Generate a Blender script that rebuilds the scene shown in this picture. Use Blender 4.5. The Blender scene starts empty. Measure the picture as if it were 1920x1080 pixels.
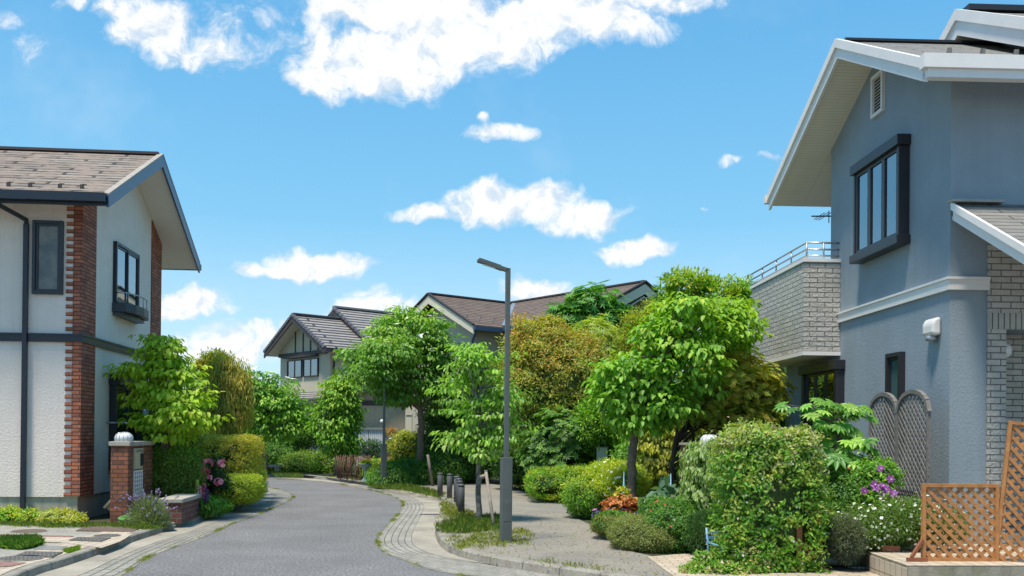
import bpy, math, random
import numpy as np
from mathutils import Vector, Matrix, geometry

# ------------------------------------------------------------------ camera, world, sun, exposure
S = bpy.context.scene
FOC, PITCH, ROLL, SH, EYE = 1800.0, math.radians(.4), math.radians(.5), 259.0, 1.6
R3 = Matrix.Rotation(math.pi/2+PITCH, 3, 'X') @ Matrix.Rotation(ROLL, 3, 'Z')
cam = bpy.data.cameras.new('camera'); co = bpy.data.objects.new('camera', cam)
S.collection.objects.link(co)
cam.sensor_width = 36; cam.lens = 36*FOC/1920; cam.shift_y = SH/1920; cam.clip_end = 2000
co.matrix_world = Matrix.Translation((0, 0, EYE)) @ R3.to_4x4()
S.camera = co
CAM = Vector((0, 0, EYE))
def ray(px, py): return R3 @ Vector(((px-960)/FOC, (540-py+SH)/FOC, -1))
def at(px, py, Y):
    r = ray(px, py); return CAM + r*(Y/r.y)
def gr(px, py, z=0.0):
    r = ray(px, py); return CAM + r*((z-EYE)/r.z)

SUN_EL, SUN_AZ = math.radians(70), math.radians(-142)     # azimuth from +Y, clockwise: left and behind the camera
S.view_settings.view_transform = 'Standard'; S.view_settings.look = 'None'
S.view_settings.exposure = 1.02; S.view_settings.gamma = 1; S.view_settings.use_curve_mapping = False
sd = bpy.data.lights.new('sun', 'SUN'); sd.energy = 2.9; sd.angle = math.radians(10); sd.color = (1, .91, .78)
so = bpy.data.objects.new('sun', sd); S.collection.objects.link(so)
sdir = Vector((math.sin(SUN_AZ)*math.cos(SUN_EL), math.cos(SUN_AZ)*math.cos(SUN_EL), math.sin(SUN_EL)))
so.rotation_euler = sdir.to_track_quat('Z', 'Y').to_euler()

w = bpy.data.worlds.new('World'); S.world = w; w.use_nodes = True
def nd(nt, t, ins=None, **kw):
    n = nt.nodes.new(t)
    for k, v in kw.items(): setattr(n, k, v)
    for k, v in (ins or {}).items():
        s = n.inputs[k]
        if isinstance(v, bpy.types.NodeSocket): nt.links.new(v, s)
        else: s.default_value = v
    return n
def mth(nt, op, a, b=None, c=None, clamp=False):
    ins = {0: a}
    if b is not None: ins[1] = b
    if c is not None: ins[2] = c
    n = nd(nt, 'ShaderNodeMath', ins, operation=op); n.use_clamp = clamp
    return n.outputs[0]
def sstep(nt, v, a, b, lo=0.0, hi=1.0):
    n = nd(nt, 'ShaderNodeMapRange', {0: v, 1: a, 2: b, 3: lo, 4: hi}, interpolation_type='SMOOTHSTEP'); return n.outputs[0]
def mixc(nt, f, a, b, bt='MIX'):
    n = nt.nodes.new('ShaderNodeMix'); n.data_type = 'RGBA'; n.blend_type = bt
    for i, v in ((0, f), (6, a), (7, b)):
        if isinstance(v, bpy.types.NodeSocket): nt.links.new(v, n.inputs[i])
        else: n.inputs[i].default_value = v
    return n.outputs[2]
CLOUDS = [(720,115,190,80,1.3),(612,160,75,40,1.3),(690,150,90,45,1.2),(900,60,240,80,1.3),(1060,35,230,60,1.2),(1240,0,150,28,1.),(760,20,240,60,1.3),(600,90,45,75,1.),
 (290,55,110,62,1.),(360,95,95,45,.75),(420,45,100,60,.35),(235,15,70,35,.9),(520,90,70,40,.3),(430,115,70,40,.25),(15,35,35,20,.6),(50,95,30,35,.3),(130,5,40,20,.7),
 (935,252,70,24,1.),(910,222,22,14,.8),(960,385,150,34,1.1),(1090,402,95,38,1.1),(900,362,70,28,1.),(800,395,80,16,.9),(1040,372,70,32,1.),
 (1197,464,80,25,1.2),(600,490,115,28,1.2),(560,505,120,16,1.),(470,505,38,17,.9),(360,560,85,34,1.2),(340,580,110,20,1.),(1005,545,75,30,1.2),
 (720,570,90,28,1.),(700,545,50,14,.5),(440,645,120,42,1.),(495,612,50,22,1.1),(560,600,50,20,.5),(380,670,120,40,.9),(1375,300,34,11,.7),(1450,298,22,9,.6),(1320,386,16,7,.5),(640,640,120,50,.5),(780,600,60,30,.9)]
nt = w.node_tree; nt.nodes.clear()
tc = nd(nt, 'ShaderNodeTexCoord').outputs['Generated']
sp = nd(nt, 'ShaderNodeSeparateXYZ', {0: tc})
ay = mth(nt, 'MAXIMUM', mth(nt, 'ABSOLUTE', sp.outputs[1]), .03)
ca = mth(nt, 'DIVIDE', sp.outputs[0], ay); cb = mth(nt, 'DIVIDE', sp.outputs[2], ay)
cv = nd(nt, 'ShaderNodeCombineXYZ', {0: ca, 1: cb, 2: 0.0}).outputs[0]
warp = nd(nt, 'ShaderNodeTexNoise', {'Vector': cv, 'Scale': 14.0, 'Detail': 3.0, 'Roughness': .6})
wv = nd(nt, 'ShaderNodeVectorMath', {0: warp.outputs['Color'], 1: (.5, .5, .5)}, operation='SUBTRACT')
wv = nd(nt, 'ShaderNodeVectorMath', {0: wv.outputs[0], 'Scale': .05}, operation='SCALE')
cw = nd(nt, 'ShaderNodeVectorMath', {0: cv, 1: wv.outputs[0]}, operation='ADD').outputs[0]
E = None
for (x, y, rx, ry, wt) in CLOUDS:
    r = ray(x, y); a0, b0 = r.x/r.y, r.z/r.y
    d = nd(nt, 'ShaderNodeVectorMath', {0: cw, 1: (a0, b0, 0)}, operation='SUBTRACT').outputs[0]
    d = nd(nt, 'ShaderNodeVectorMath', {0: d, 1: (FOC/rx/1.04, FOC/ry/1.04, 0)}, operation='MULTIPLY').outputs[0]
    l = nd(nt, 'ShaderNodeVectorMath', {0: d, 1: d}, operation='DOT_PRODUCT').outputs['Value']
    e = mth(nt, 'MULTIPLY_ADD', l, -wt, wt)
    E = e if E is None else mth(nt, 'SMOOTH_MAX', E, e, .25)
n1 = nd(nt, 'ShaderNodeTexNoise', {'Vector': cw, 'Scale': 26.0, 'Detail': 12.0, 'Roughness': .66, 'Distortion': .25}).outputs['Fac']
n2 = nd(nt, 'ShaderNodeTexNoise', {'Vector': cv, 'Scale': 5.0, 'Detail': 4.0, 'Roughness': .6}).outputs['Fac']
den = mth(nt, 'ADD', mth(nt, 'MAXIMUM', E, -1.0), mth(nt, 'MULTIPLY', mth(nt, 'SUBTRACT', n1, .5), 2.4))
alpha = sstep(nt, den, .0, 1.0)
haze = sstep(nt, cb, .0, .16, .62, 0.0)
wisp = mth(nt, 'MULTIPLY', sstep(nt, n2, .5, .85), .25)
sky = nd(nt, 'ShaderNodeTexSky', sky_type='NISHITA'); sky.sun_disc = False
sky.sun_elevation = SUN_EL; sky.sun_rotation = SUN_AZ; sky.air_density = 1.0; sky.dust_density = .6; sky.ozone_density = 2.0
skc = mixc(nt, 1.0, sky.outputs[0], (1.0, 1.30, 1.28, 1), 'MULTIPLY')
air = nd(nt, 'ShaderNodeValToRGB', {0: mth(nt, 'MULTIPLY', sp.outputs[2], 1.6)})
els = air.color_ramp.elements; els[0].position = 0.0; els[0].color = (.64, .82, .94, 1); els[1].position = 1.0; els[1].color = (.09, .36, .74, 1)
for ps, c in ((.17, (.47, .73, .92, 1)), (.34, (.22, .57, .87, 1)), (.62, (.125, .45, .81, 1))): e_ = els.new(ps); e_.color = c
airc = nd(nt, 'ShaderNodeVectorMath', {0: air.outputs[0], 'Scale': 6.1}, operation='SCALE').outputs[0]
skc = mixc(nt, .8, skc, airc)
skc = mixc(nt, wisp, skc, (4.6, 5.3, 5.9, 1))
shade = sstep(nt, mth(nt, 'ADD', den, mth(nt, 'MULTIPLY', n2, .5)), .5, 1.7)
co2 = nd(nt, 'ShaderNodeVectorMath', {0: cw, 1: (-.006, .011, 0)}, operation='ADD').outputs[0]
n1b = nd(nt, 'ShaderNodeTexNoise', {'Vector': co2, 'Scale': 26.0, 'Detail': 6.0, 'Roughness': .6, 'Distortion': .25}).outputs['Fac']
rel = mth(nt, 'MULTIPLY_ADD', mth(nt, 'SUBTRACT', n1, n1b), 2.6, mth(nt, 'MULTIPLY_ADD', shade, .35, .42))
clc = mixc(nt, sstep(nt, rel, .15, .8), (4.5, 5.0, 5.5, 1), (6.2, 6.25, 6.3, 1))
fin = mixc(nt, alpha, skc, clc)
bg = nd(nt, 'ShaderNodeBackground', {'Color': fin, 'Strength': .085})
nt.links.new(bg.outputs[0], nd(nt, 'ShaderNodeOutputWorld').inputs[0])
w.cycles.sampling_method = 'MANUAL'; w.cycles.sample_map_resolution = 1024

# ------------------------------------------------------------------ materials
def newmat(name):
    m = bpy.data.materials.new(name); m.use_nodes = True; nt = m.node_tree; nt.nodes.clear()
    out = nd(nt, 'ShaderNodeOutputMaterial'); b = nd(nt, 'ShaderNodeBsdfPrincipled')
    nt.links.new(b.outputs[0], out.inputs[0]); return m, nt, b, out
def mat(name, col, rough=.6, metal=0., var=.12, vs=3., bump=0., bs=60., brick=None, streak=0., spec=.5, c2=None, speck=0., det=4., bd=.01):
    """brick = (width, height, mortar, second colour, mortar colour, bump[, offset])"""
    m, nt, b, out = newmat(name)
    c = tuple(col)+(1,); g = nd(nt, 'ShaderNodeTexCoord')
    h = None
    if brick:
        t = nd(nt, 'ShaderNodeTexBrick', {'Vector': g.outputs['UV'], 'Color1': c, 'Color2': tuple(brick[3])+(1,), 'Mortar': tuple(brick[4])+(1,),
               'Scale': 1.0, 'Mortar Size': brick[2], 'Mortar Smooth': .1, 'Bias': 0., 'Brick Width': brick[0], 'Row Height': brick[1]})
        if len(brick) > 6: t.offset = brick[6]
        cc = t.outputs['Color']; h = mth(nt, 'SUBTRACT', 1.0, t.outputs['Fac'])
    else: cc = c
    n = nd(nt, 'ShaderNodeTexNoise', {'Vector': g.outputs['Object'], 'Scale': vs, 'Detail': det, 'Roughness': .6})
    if c2: cc = mixc(nt, sstep(nt, n.outputs['Fac'], .38, .62), cc, tuple(c2)+(1,))
    if var:
        f = nd(nt, 'ShaderNodeMapRange', {0: n.outputs['Fac'], 1: .25, 2: .75, 3: 1-var, 4: 1+var}).outputs[0]
        v = nd(nt, 'ShaderNodeCombineXYZ', {0: f, 1: f, 2: f}).outputs[0]
        cc = mixc(nt, 1.0, cc, v, 'MULTIPLY')
    if streak:
        mp = nd(nt, 'ShaderNodeMapping', {'Vector': g.outputs['Object'], 'Scale': (5, 5, .35)})
        n3 = nd(nt, 'ShaderNodeTexNoise', {'Vector': mp.outputs[0], 'Scale': 1.6, 'Detail': 5.})
        f = sstep(nt, n3.outputs['Fac'], .45, .75, 1.0, 1-streak)
        cc = mixc(nt, 1.0, cc, nd(nt, 'ShaderNodeCombineXYZ', {0: f, 1: f, 2: f}).outputs[0], 'MULTIPLY')
    if speck:
        n4 = nd(nt, 'ShaderNodeTexNoise', {'Vector': g.outputs['Object'], 'Scale': 30., 'Detail': 4., 'Roughness': .8})
        f = nd(nt, 'ShaderNodeMapRange', {0: n4.outputs['Fac'], 1: .3, 2: .7, 3: 1-speck, 4: 1+speck}).outputs[0]
        cc = mixc(nt, 1.0, cc, nd(nt, 'ShaderNodeCombineXYZ', {0: f, 1: f, 2: f}).outputs[0], 'MULTIPLY')
    if isinstance(cc, bpy.types.NodeSocket): nt.links.new(cc, b.inputs['Base Color'])
    else: b.inputs['Base Color'].default_value = cc
    b.inputs['Roughness'].default_value = rough; b.inputs['Metallic'].default_value = metal
    b.inputs['Specular IOR Level'].default_value = spec
    if bump or h is not None:
        nb = nd(nt, 'ShaderNodeTexNoise', {'Vector': g.outputs['Object'], 'Scale': bs, 'Detail': 3., 'Roughness': .6}).outputs['Fac']
        hh = mth(nt, 'MULTIPLY', nb, bump)
        if h is not None: hh = mth(nt, 'ADD', hh, mth(nt, 'MULTIPLY', h, brick[5]))
        bn = nd(nt, 'ShaderNodeBump', {'Height': hh, 'Strength': 1.0, 'Distance': bd})
        nt.links.new(bn.outputs[0], b.inputs['Normal'])
    return m
def leafmat(name, rough=.5, trans=.35, spec=.35):
    m, nt, b, out = newmat(name)
    a = nd(nt, 'ShaderNodeAttribute', attribute_name='col')
    nt.links.new(a.outputs['Color'], b.inputs['Base Color'])
    b.inputs['Roughness'].default_value = rough; b.inputs['Specular IOR Level'].default_value = spec
    tcol = mixc(nt, 1.0, a.outputs['Color'], (1.5, 1.7, .6, 1), 'MULTIPLY')
    t = nd(nt, 'ShaderNodeBsdfTranslucent', {'Color': tcol})
    mx = nd(nt, 'ShaderNodeMixShader', {0: trans, 1: b.outputs[0], 2: t.outputs[0]})
    nt.links.new(mx.outputs[0], out.inputs[0]); return m
def glassmat(name, tint=(.75, .76, .75), refl=.26, rough=.02):
    m, nt, b, out = newmat(name)
    gl = nd(nt, 'ShaderNodeBsdfGlossy', {'Color': (.9, .95, 1, 1), 'Roughness': rough})
    tr = nd(nt, 'ShaderNodeBsdfTransparent', {'Color': tuple(tint)+(1,)})
    fr = nd(nt, 'ShaderNodeFresnel', {'IOR': 1.5})
    f = mth(nt, 'ADD', fr.outputs[0], refl, clamp=True)
    mx = nd(nt, 'ShaderNodeMixShader', {0: f, 1: tr.outputs[0], 2: gl.outputs[0]})
    nt.links.new(mx.outputs[0], out.inputs[0]); return m
LEAF = leafmat('leaf'); GLOSSY = leafmat('glossy_leaf', .42, .28, .4); PETAL = leafmat('petal', .6, .25, .2)
GLASS = glassmat('window_glass')
FROST = mat('frosted_glass', (.10, .12, .13), .25, var=.25, vs=3, c2=(.16, .16, .15))
DARKROOM = mat('room_darkness', (.02, .02, .02), .9)  # near-black sheets behind the panes paint the unlit rooms
CURT = mat('curtain', (.60, .57, .52), .9, var=.1, vs=14, streak=.55)  # vertical dark streaks paint the shading of the folds
NAVY = mat('navy_metal', (.012, .018, .03), .35, var=.05)
BLUETRIM = mat('blue_trim', (.045, .085, .15), .35, var=.08)
STW = mat('white_stucco', (.76, .675, .605), .85, var=.05, bump=.8, bs=28, streak=.05)
STB = mat('blue_stucco', (.255, .308, .348), .88, var=.10, vs=1.2, bump=.5, bs=30, streak=.05)
BEI = mat('beige_stucco', (.44, .38, .27), .9, var=.06, bump=.3, bs=40, streak=.08)
BEI2 = mat('pale_beige_stucco', (.50, .45, .34), .9, var=.05, bump=.3, bs=40, streak=.08)
CONC = mat('foundation_concrete', (.38, .355, .30), .9, var=.18, vs=2, bump=.3, bs=50, streak=.3)
CONC2 = mat('stained_concrete', (.36, .33, .26), .9, c2=(.20, .19, .13), var=.35, vs=3.5, bump=.4, bs=40, streak=.5)
KERB = mat('kerb_stone', (.27, .25, .21), .9, var=.35, vs=3, bump=.5, bs=50, speck=.3, brick=(.6, .5, .008, (.23, .215, .18), (.1, .1, .08), .4))
BRK = mat('red_brick', (.47, .155, .08), .8, var=.3, vs=6, bump=.3, bs=60, brick=(.22, .062, .007, (.24, .075, .045), (.05, .035, .03), .6))
BRK2 = mat('orange_brown_brick', (.30, .10, .045), .8, var=.3, vs=7, bump=.3, bs=60, brick=(.16, .068, .007, (.15, .055, .03), (.06, .045, .035), .6))
BRK3 = mat('dark_red_brick', (.15, .05, .04), .8, var=.3, vs=7, bump=.3, bs=60, brick=(.15, .085, .008, (.09, .04, .035), (.16, .13, .11), .6))
GBR = mat('grey_split_tile', (.50, .47, .42), .85, var=.14, vs=9, bump=1.0, bs=26, bd=.02, brick=(.245, .077, .007, (.42, .40, .36), (.15, .148, .14), .8))
GBR2 = mat('grey_soldier_tile', (.46, .44, .40), .85, var=.12, vs=9, bump=.8, bs=26, brick=(.072, .4, .007, (.40, .385, .35), (.10, .10, .10), .8, 0.))
SLATE = mat('weathered_slate', (.33, .285, .235), .8, var=.4, vs=3, bump=.4, bs=30, bd=.03, c2=(.20, .155, .125), brick=(1.1, .2, .034, (.19, .15, .125), (.03, .026, .023), 1.0), streak=.25)
SLATE2 = mat('grey_slate', (.22, .21, .19), .8, var=.2, vs=5, bump=.4, bs=30, bd=.02, brick=(.9, .14, .010, (.16, .155, .145), (.04, .04, .04), 1.0))
TILE_G = mat('grey_roof_tile', (.30, .28, .255), .7, var=.2, vs=3, bump=.3, bs=20, bd=.03, brick=(40., .3, .07, (.24, .22, .205), (.03, .03, .035), 1.0))
TILE_B = mat('brown_roof_slate', (.17, .12, .09), .85, var=.25, vs=3, bump=.3, bs=20, bd=.02, brick=(30., .2, .035, (.125, .09, .07), (.035, .03, .03), 1.0))
BROWN = mat('dark_brown_trim', (.055, .042, .042), .6, var=.1)
SOFF = mat('ribbed_soffit', (.74, .68, .56), .7, var=.03, brick=(3.0, .06, .003, (.74, .68, .56), (.56, .52, .43), .3, 0.))
SOFFL = mat('pale_soffit', (.72, .68, .62), .7, var=.03, brick=(3.0, .06, .003, (.72, .68, .62), (.58, .55, .50), .3, 0.))
WHITE = mat('white_paint', (.76, .725, .69), .45, var=.05, vs=4)
CREAM = mat('cream_paint', (.66, .60, .46), .6, var=.05)
TAN = mat('tan_flashing', (.34, .30, .25), .6, var=.2, vs=8)
BLACK = mat('black_metal', (.022, .022, .027), .4, var=.1)
POST = mat('grey_green_paint', (.095, .11, .105), .5, var=.12, vs=6, bump=.1, streak=.12)
BOLL = mat('bollard_metal', (.085, .085, .092), .5, var=.15, vs=8)
STEEL = mat('brushed_steel', (.45, .46, .46), .35, .7, var=.15, vs=20)
ASPH = mat('asphalt', (.155, .153, .153), .92, var=.2, vs=.9, bump=1.0, bs=90, speck=.95, bd=.006)
WALK = mat('worn_path_asphalt', (.275, .25, .205), .95, var=.28, vs=.7, bump=.8, bs=90, speck=.45, c2=(.18, .168, .145), bd=.006, det=8)
GUT = mat('gutter_concrete', (.30, .275, .225), .9, var=.3, vs=1.3, bump=.4, bs=60, speck=.2)
PAV = mat('grey_paver', (.235, .225, .20), .9, var=.2, vs=1.2, bump=.4, bs=60, speck=.3, brick=(.30, .10, .006, (.30, .285, .25), (.085, .09, .05), 1.0))
PAV2 = mat('long_paver', (.23, .22, .20), .9, var=.22, vs=1.2, bump=.4, bs=60, speck=.3, brick=(.24, .13, .012, (.29, .275, .24), (.10, .10, .06), 1.0, 0.))
CRM = mat('cream_tile', (.50, .42, .32), .8, var=.16, vs=2.5, bump=.3, bs=60, brick=(.22, .11, .005, (.43, .35, .26), (.17, .14, .11), .8))
CRMB = mat('cream_big_tile', (.50, .43, .34), .7, var=.12, vs=2.5, bump=.2, bs=60, brick=(.15, .15, .005, (.45, .38, .29), (.17, .14, .11), .8, 0.))
PNK = mat('pink_paver', (.30, .17, .14), .85, var=.2, vs=4, bump=.3, brick=(.2, .1, .006, (.24, .13, .11), (.12, .10, .09), .8))
GRAVEL = mat('worn_concrete', (.30, .29, .25), .95, var=.3, vs=2.2, bump=.9, bs=70, speck=.4, det=8)
SOIL = mat('soil', (.055, .042, .028), 1., var=.4, vs=3, bump=1., bs=30, c2=(.04, .06, .02))
BARK = mat('bark', (.15, .12, .09), .95, var=.35, vs=14, bump=1.2, bs=30, bd=.02)
BARKD = mat('dark_bark', (.055, .042, .034), .95, var=.35, vs=14, bump=1.2, bs=30, bd=.02)
BARKP = mat('pale_bark', (.30, .28, .25), .95, var=.2, vs=10, bump=1., bs=30, bd=.01, c2=(.09, .08, .065))
FILLER = mat('shaded_filler', (.05, .085, .02), 1., var=.5, vs=20, bump=1., bs=30, bd=.03)  # dark fill inside shrubs, its colour standing in for their shaded interior
CEDAR = mat('cedar_wood', (.44, .19, .06), .6, var=.25, vs=9, bump=.3, bs=60, streak=.2)
CEDARD = mat('red_stained_wood', (.25, .085, .035), .6, var=.25, vs=9, bump=.3, bs=60)
GREYW = mat('weathered_wood', (.18, .168, .155), .9, var=.3, vs=12, bump=.6, bs=60, streak=.2)
STAKE = mat('stake_wood', (.25, .21, .18), .9, var=.3, vs=12, bump=.6, bs=60)
BLUEM = mat('light_blue_iron', (.16, .32, .50), .5, var=.1)
TERRA = mat('terracotta', (.33, .12, .065), .8, var=.2, vs=9, bump=.2)
MANH = mat('manhole_iron', (.15, .145, .13), .8, var=.25, vs=14, bump=1., bs=45, brick=(.05, .05, .006, (.12, .12, .11), (.06, .06, .055), 1.))
MANB = mat('brown_resin_lid', (.13, .095, .075), .9, var=.25, vs=14, bump=1., bs=80, speck=.2)
LAMPG = mat('lamp_glass', (.62, .64, .66), .25, var=.08, vs=8)
GLOBE = mat('white_globe', (.85, .85, .84), .25, var=.0)
PLAST = mat('beige_plastic', (.45, .39, .25), .6, var=.1)
TEAL = mat('verdigris_stone', (.20, .30, .27), .8, var=.25, vs=9)
CERAM = mat('blue_glaze', (.03, .06, .10), .2, var=.2)
RIB = mat('white_ribbed_sheet', (.62, .64, .68), .4, var=.03, brick=(.08, 9., .008, (.62, .64, .68), (.38, .40, .44), 1., 0.))
MATT = mat('door_mat', (.03, .03, .032), .95, var=.3, vs=30, bump=1.)

# ------------------------------------------------------------------ object helpers
def link(o): S.collection.objects.link(o); return o
def thing(name, label, cat, loc=(0, 0, 0), rotz=0., group=None):
    o = link(bpy.data.objects.new(name, None)); o.location = loc; o.rotation_euler = (0, 0, math.radians(rotz))
    o['label'] = label; o['category'] = cat; o.empty_display_size = .2
    if group: o['group'] = group
    return o
def tag(o, label=None, cat=None, group=None, kind=None):
    for k, v in (('label', label), ('category', cat), ('group', group), ('kind', kind)):
        if v: o[k] = v
    return o
def copytree(o, parent=None):
    c = link(o.copy()); c.parent = parent
    for ch in o.children: copytree(ch, c)
    return c
class MB:
    def __init__(s): s.v = []; s.f = []; s.uvf = {}; s.sm = []
    def add(s, vs, fs, smooth=False):
        n = len(s.v); s.v += [tuple(v) for v in vs]; s.f += [tuple(i+n for i in f) for f in fs]; s.sm += [smooth]*len(fs); return s
    def box(s, x0, x1, y0, y1, z0, z1):
        return s.add([(x, y, z) for z in (z0, z1) for y in (y0, y1) for x in (x0, x1)],
                     [(0, 2, 3, 1), (4, 5, 7, 6), (0, 1, 5, 4), (2, 6, 7, 3), (0, 4, 6, 2), (1, 3, 7, 5)])
    def prism(s, pts, off):
        n = len(pts); a = [Vector(p) for p in pts]; o = Vector(off); b = [p+o for p in a]
        return s.add(a+b, [tuple(range(n))[::-1], tuple(range(n, 2*n))]+[(i, (i+1) % n, n+(i+1) % n, n+i) for i in range(n)])
    def bar(s, p, q, w, h, up=(0, 0, 1)):
        p, q = Vector(p), Vector(q); d = (q-p).normalized(); sd = d.cross(Vector(up))
        if sd.length < 1e-4: sd = d.cross(Vector((1, 0, 0)))
        sd.normalize(); u = sd.cross(d); a = sd*(w/2); b = u*(h/2)
        return s.add([p-a-b, p+a-b, p+a+b, p-a+b, q-a-b, q+a-b, q+a+b, q-a+b],
                     [(0, 3, 2, 1), (4, 5, 6, 7), (0, 1, 5, 4), (1, 2, 6, 5), (2, 3, 7, 6), (3, 0, 4, 7)])
    def tube(s, pts, rs, n=8, cap=True):
        pts = [Vector(p) for p in pts]
        if not hasattr(rs, '__len__'): rs = [rs]*len(pts)
        vs = []; prev = None
        for i, p in enumerate(pts):
            d = (pts[min(i+1, len(pts)-1)]-pts[max(i-1, 0)]).normalized()
            if prev is None: prev = d.orthogonal().normalized()
            a = (prev-d*prev.dot(d)).normalized(); prev = a; b = d.cross(a)
            for k in range(n):
                t = 2*math.pi*k/n; vs.append(p+(a*math.cos(t)+b*math.sin(t))*rs[i])
        fs = [(i*n+k, i*n+(k+1) % n, (i+1)*n+(k+1) % n, (i+1)*n+k) for i in range(len(pts)-1) for k in range(n)]
        s.add(vs, fs, True)
        if cap:
            m = len(s.v)-len(vs); s.f += [tuple(m+k for k in range(n))[::-1], tuple(m+(len(pts)-1)*n+k for k in range(n))]; s.sm += [False, False]
        return s
    def lathe(s, prof, c=(0, 0, 0), n=20, smooth=True):
        c = Vector(c); vs = []
        for r, z in prof:
            for k in range(n):
                t = 2*math.pi*k/n; vs.append(c+Vector((r*math.cos(t), r*math.sin(t), z)))
        fs = [(i*n+k, i*n+(k+1) % n, (i+1)*n+(k+1) % n, (i+1)*n+k) for i in range(len(prof)-1) for k in range(n)]
        fs += [tuple(range(n))[::-1], tuple((len(prof)-1)*n+k for k in range(n))]
        return s.add(vs, fs, smooth)
    def build(s, name, m, parent=None, bevel=0., keepn=False):
        me = bpy.data.meshes.new(name); me.from_pydata(s.v, [], s.f)
        me.polygons.foreach_set('use_smooth', s.sm)
        if not keepn:
            import bmesh
            bm = bmesh.new(); bm.from_mesh(me); bmesh.ops.recalc_face_normals(bm, faces=bm.faces); bm.to_mesh(me); bm.free()
        uv = me.uv_layers.new(name='UVMap'); Z = Vector((0, 0, 1))
        for p in me.polygons:
            nrm = p.normal
            if abs(nrm.z) > .97: a, b = Vector((1, 0, 0)), Vector((0, 1, 0))
            else:
                a = Z.cross(nrm).normalized(); b = nrm.cross(a).normalized()
                if abs(a.y) > abs(a.x): a = a if a.y > 0 else -a
                else: a = a if a.x > 0 else -a
            for li in p.loop_indices:
                c = me.vertices[me.loops[li].vertex_index].co; uv.data[li].uv = (c.dot(a), c.dot(b))
        me.materials.append(m); o = link(bpy.data.objects.new(name, me)); o.parent = parent
        if bevel:
            bv = o.modifiers.new('bevel', 'BEVEL'); bv.width = bevel; bv.segments = 2; bv.limit_method = 'ANGLE'
        return o
class Fr:
    def __init__(s, o, th): s.o = Vector((o[0], o[1], 0)); s.th = th; s.M = Matrix.Rotation(math.radians(th), 3, 'Z').transposed()
    def px(s, px, py, x=None, y=None, z=None):
        o = s.M @ (CAM-s.o); d = s.M @ ray(px, py)
        for i, v in enumerate((x, y, z)):
            if v is not None: return o+d*((v-o[i])/d[i])
def box(name, m, parent, *a, bevel=0.): return MB().box(*a).build(name, m, parent, bevel)

# ------------------------------------------------------------------ foliage helpers
def unit(a): return a/np.maximum(np.linalg.norm(a, axis=1, keepdims=True), 1e-6)
def leafmesh(name, P, D, U, L, W, col, m, parent, shape='o', fold=.16, curl=.18):
    n = len(P); D = unit(D); U = unit(U-D*np.sum(U*D, 1, keepdims=True)); Sd = np.cross(D, U)
    L = np.broadcast_to(L, n)[:, None]; W = np.broadcast_to(W, n)[:, None]
    if shape == 'o':
        vs = [P, P+D*L*.28+Sd*W*.44+U*W*fold, P+D*L*.66+Sd*W*.36+U*W*fold*.6-U*L*curl*.3, P+D*L-U*L*curl,
              P+D*L*.66-Sd*W*.36+U*W*fold*.6-U*L*curl*.3, P+D*L*.28-Sd*W*.44+U*W*fold]
        k = 6; fs = np.array([[0, 1, 2, 3], [0, 3, 4, 5]])
    else:
        vs = [P, P+D*L*.45+Sd*W*.5+U*W*fold, P+D*L-U*L*curl, P+D*L*.45-Sd*W*.5+U*W*fold]
        k = 4; fs = np.array([[0, 1, 2], [0, 2, 3]])
    V = np.stack(vs, 1).reshape(-1, 3).astype(np.float32)
    F = (np.arange(n)[:, None, None]*k+fs[None]).reshape(-1, fs.shape[1])
    me = bpy.data.meshes.new(name); nf = len(F); q = fs.shape[1]
    me.vertices.add(len(V)); me.vertices.foreach_set('co', V.ravel())
    me.loops.add(nf*q); me.loops.foreach_set('vertex_index', F.ravel().astype(np.int32))
    me.polygons.add(nf); me.polygons.foreach_set('loop_start', (np.arange(nf)*q).astype(np.int32))
    me.update(calc_edges=True)
    at_ = me.attributes.new('col', 'FLOAT_COLOR', 'FACE')
    c4 = np.ones((n, 4), np.float32); c4[:, :3] = np.clip(col, 0, 1)
    at_.data.foreach_set('color', np.repeat(c4, 2, 0).ravel())
    me.materials.append(m); o = link(bpy.data.objects.new(name, me)); o.parent = parent; return o
def spts(rg, n, p, rad):
    a, b, c = rad; ar = np.array([b*c, b*c, a*c, a*c, a*b, a*b]); f = rg.choice(6, n, p=ar/ar.sum())
    q = rg.uniform(-1, 1, (n, 3)); ax = f//2; q[np.arange(n), ax] = np.where(f % 2 == 0, 1, -1)
    if p < 3: q = unit(rg.normal(size=(n, 3)))
    else: q = q*(np.sum(np.abs(q)**p, 1, keepdims=True)**(-1/p))
    return q
def area(r): a, b, c = r; return 4*math.pi*(((a*b)**1.6+(a*c)**1.6+(b*c)**1.6)/3)**(1/1.6)
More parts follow.
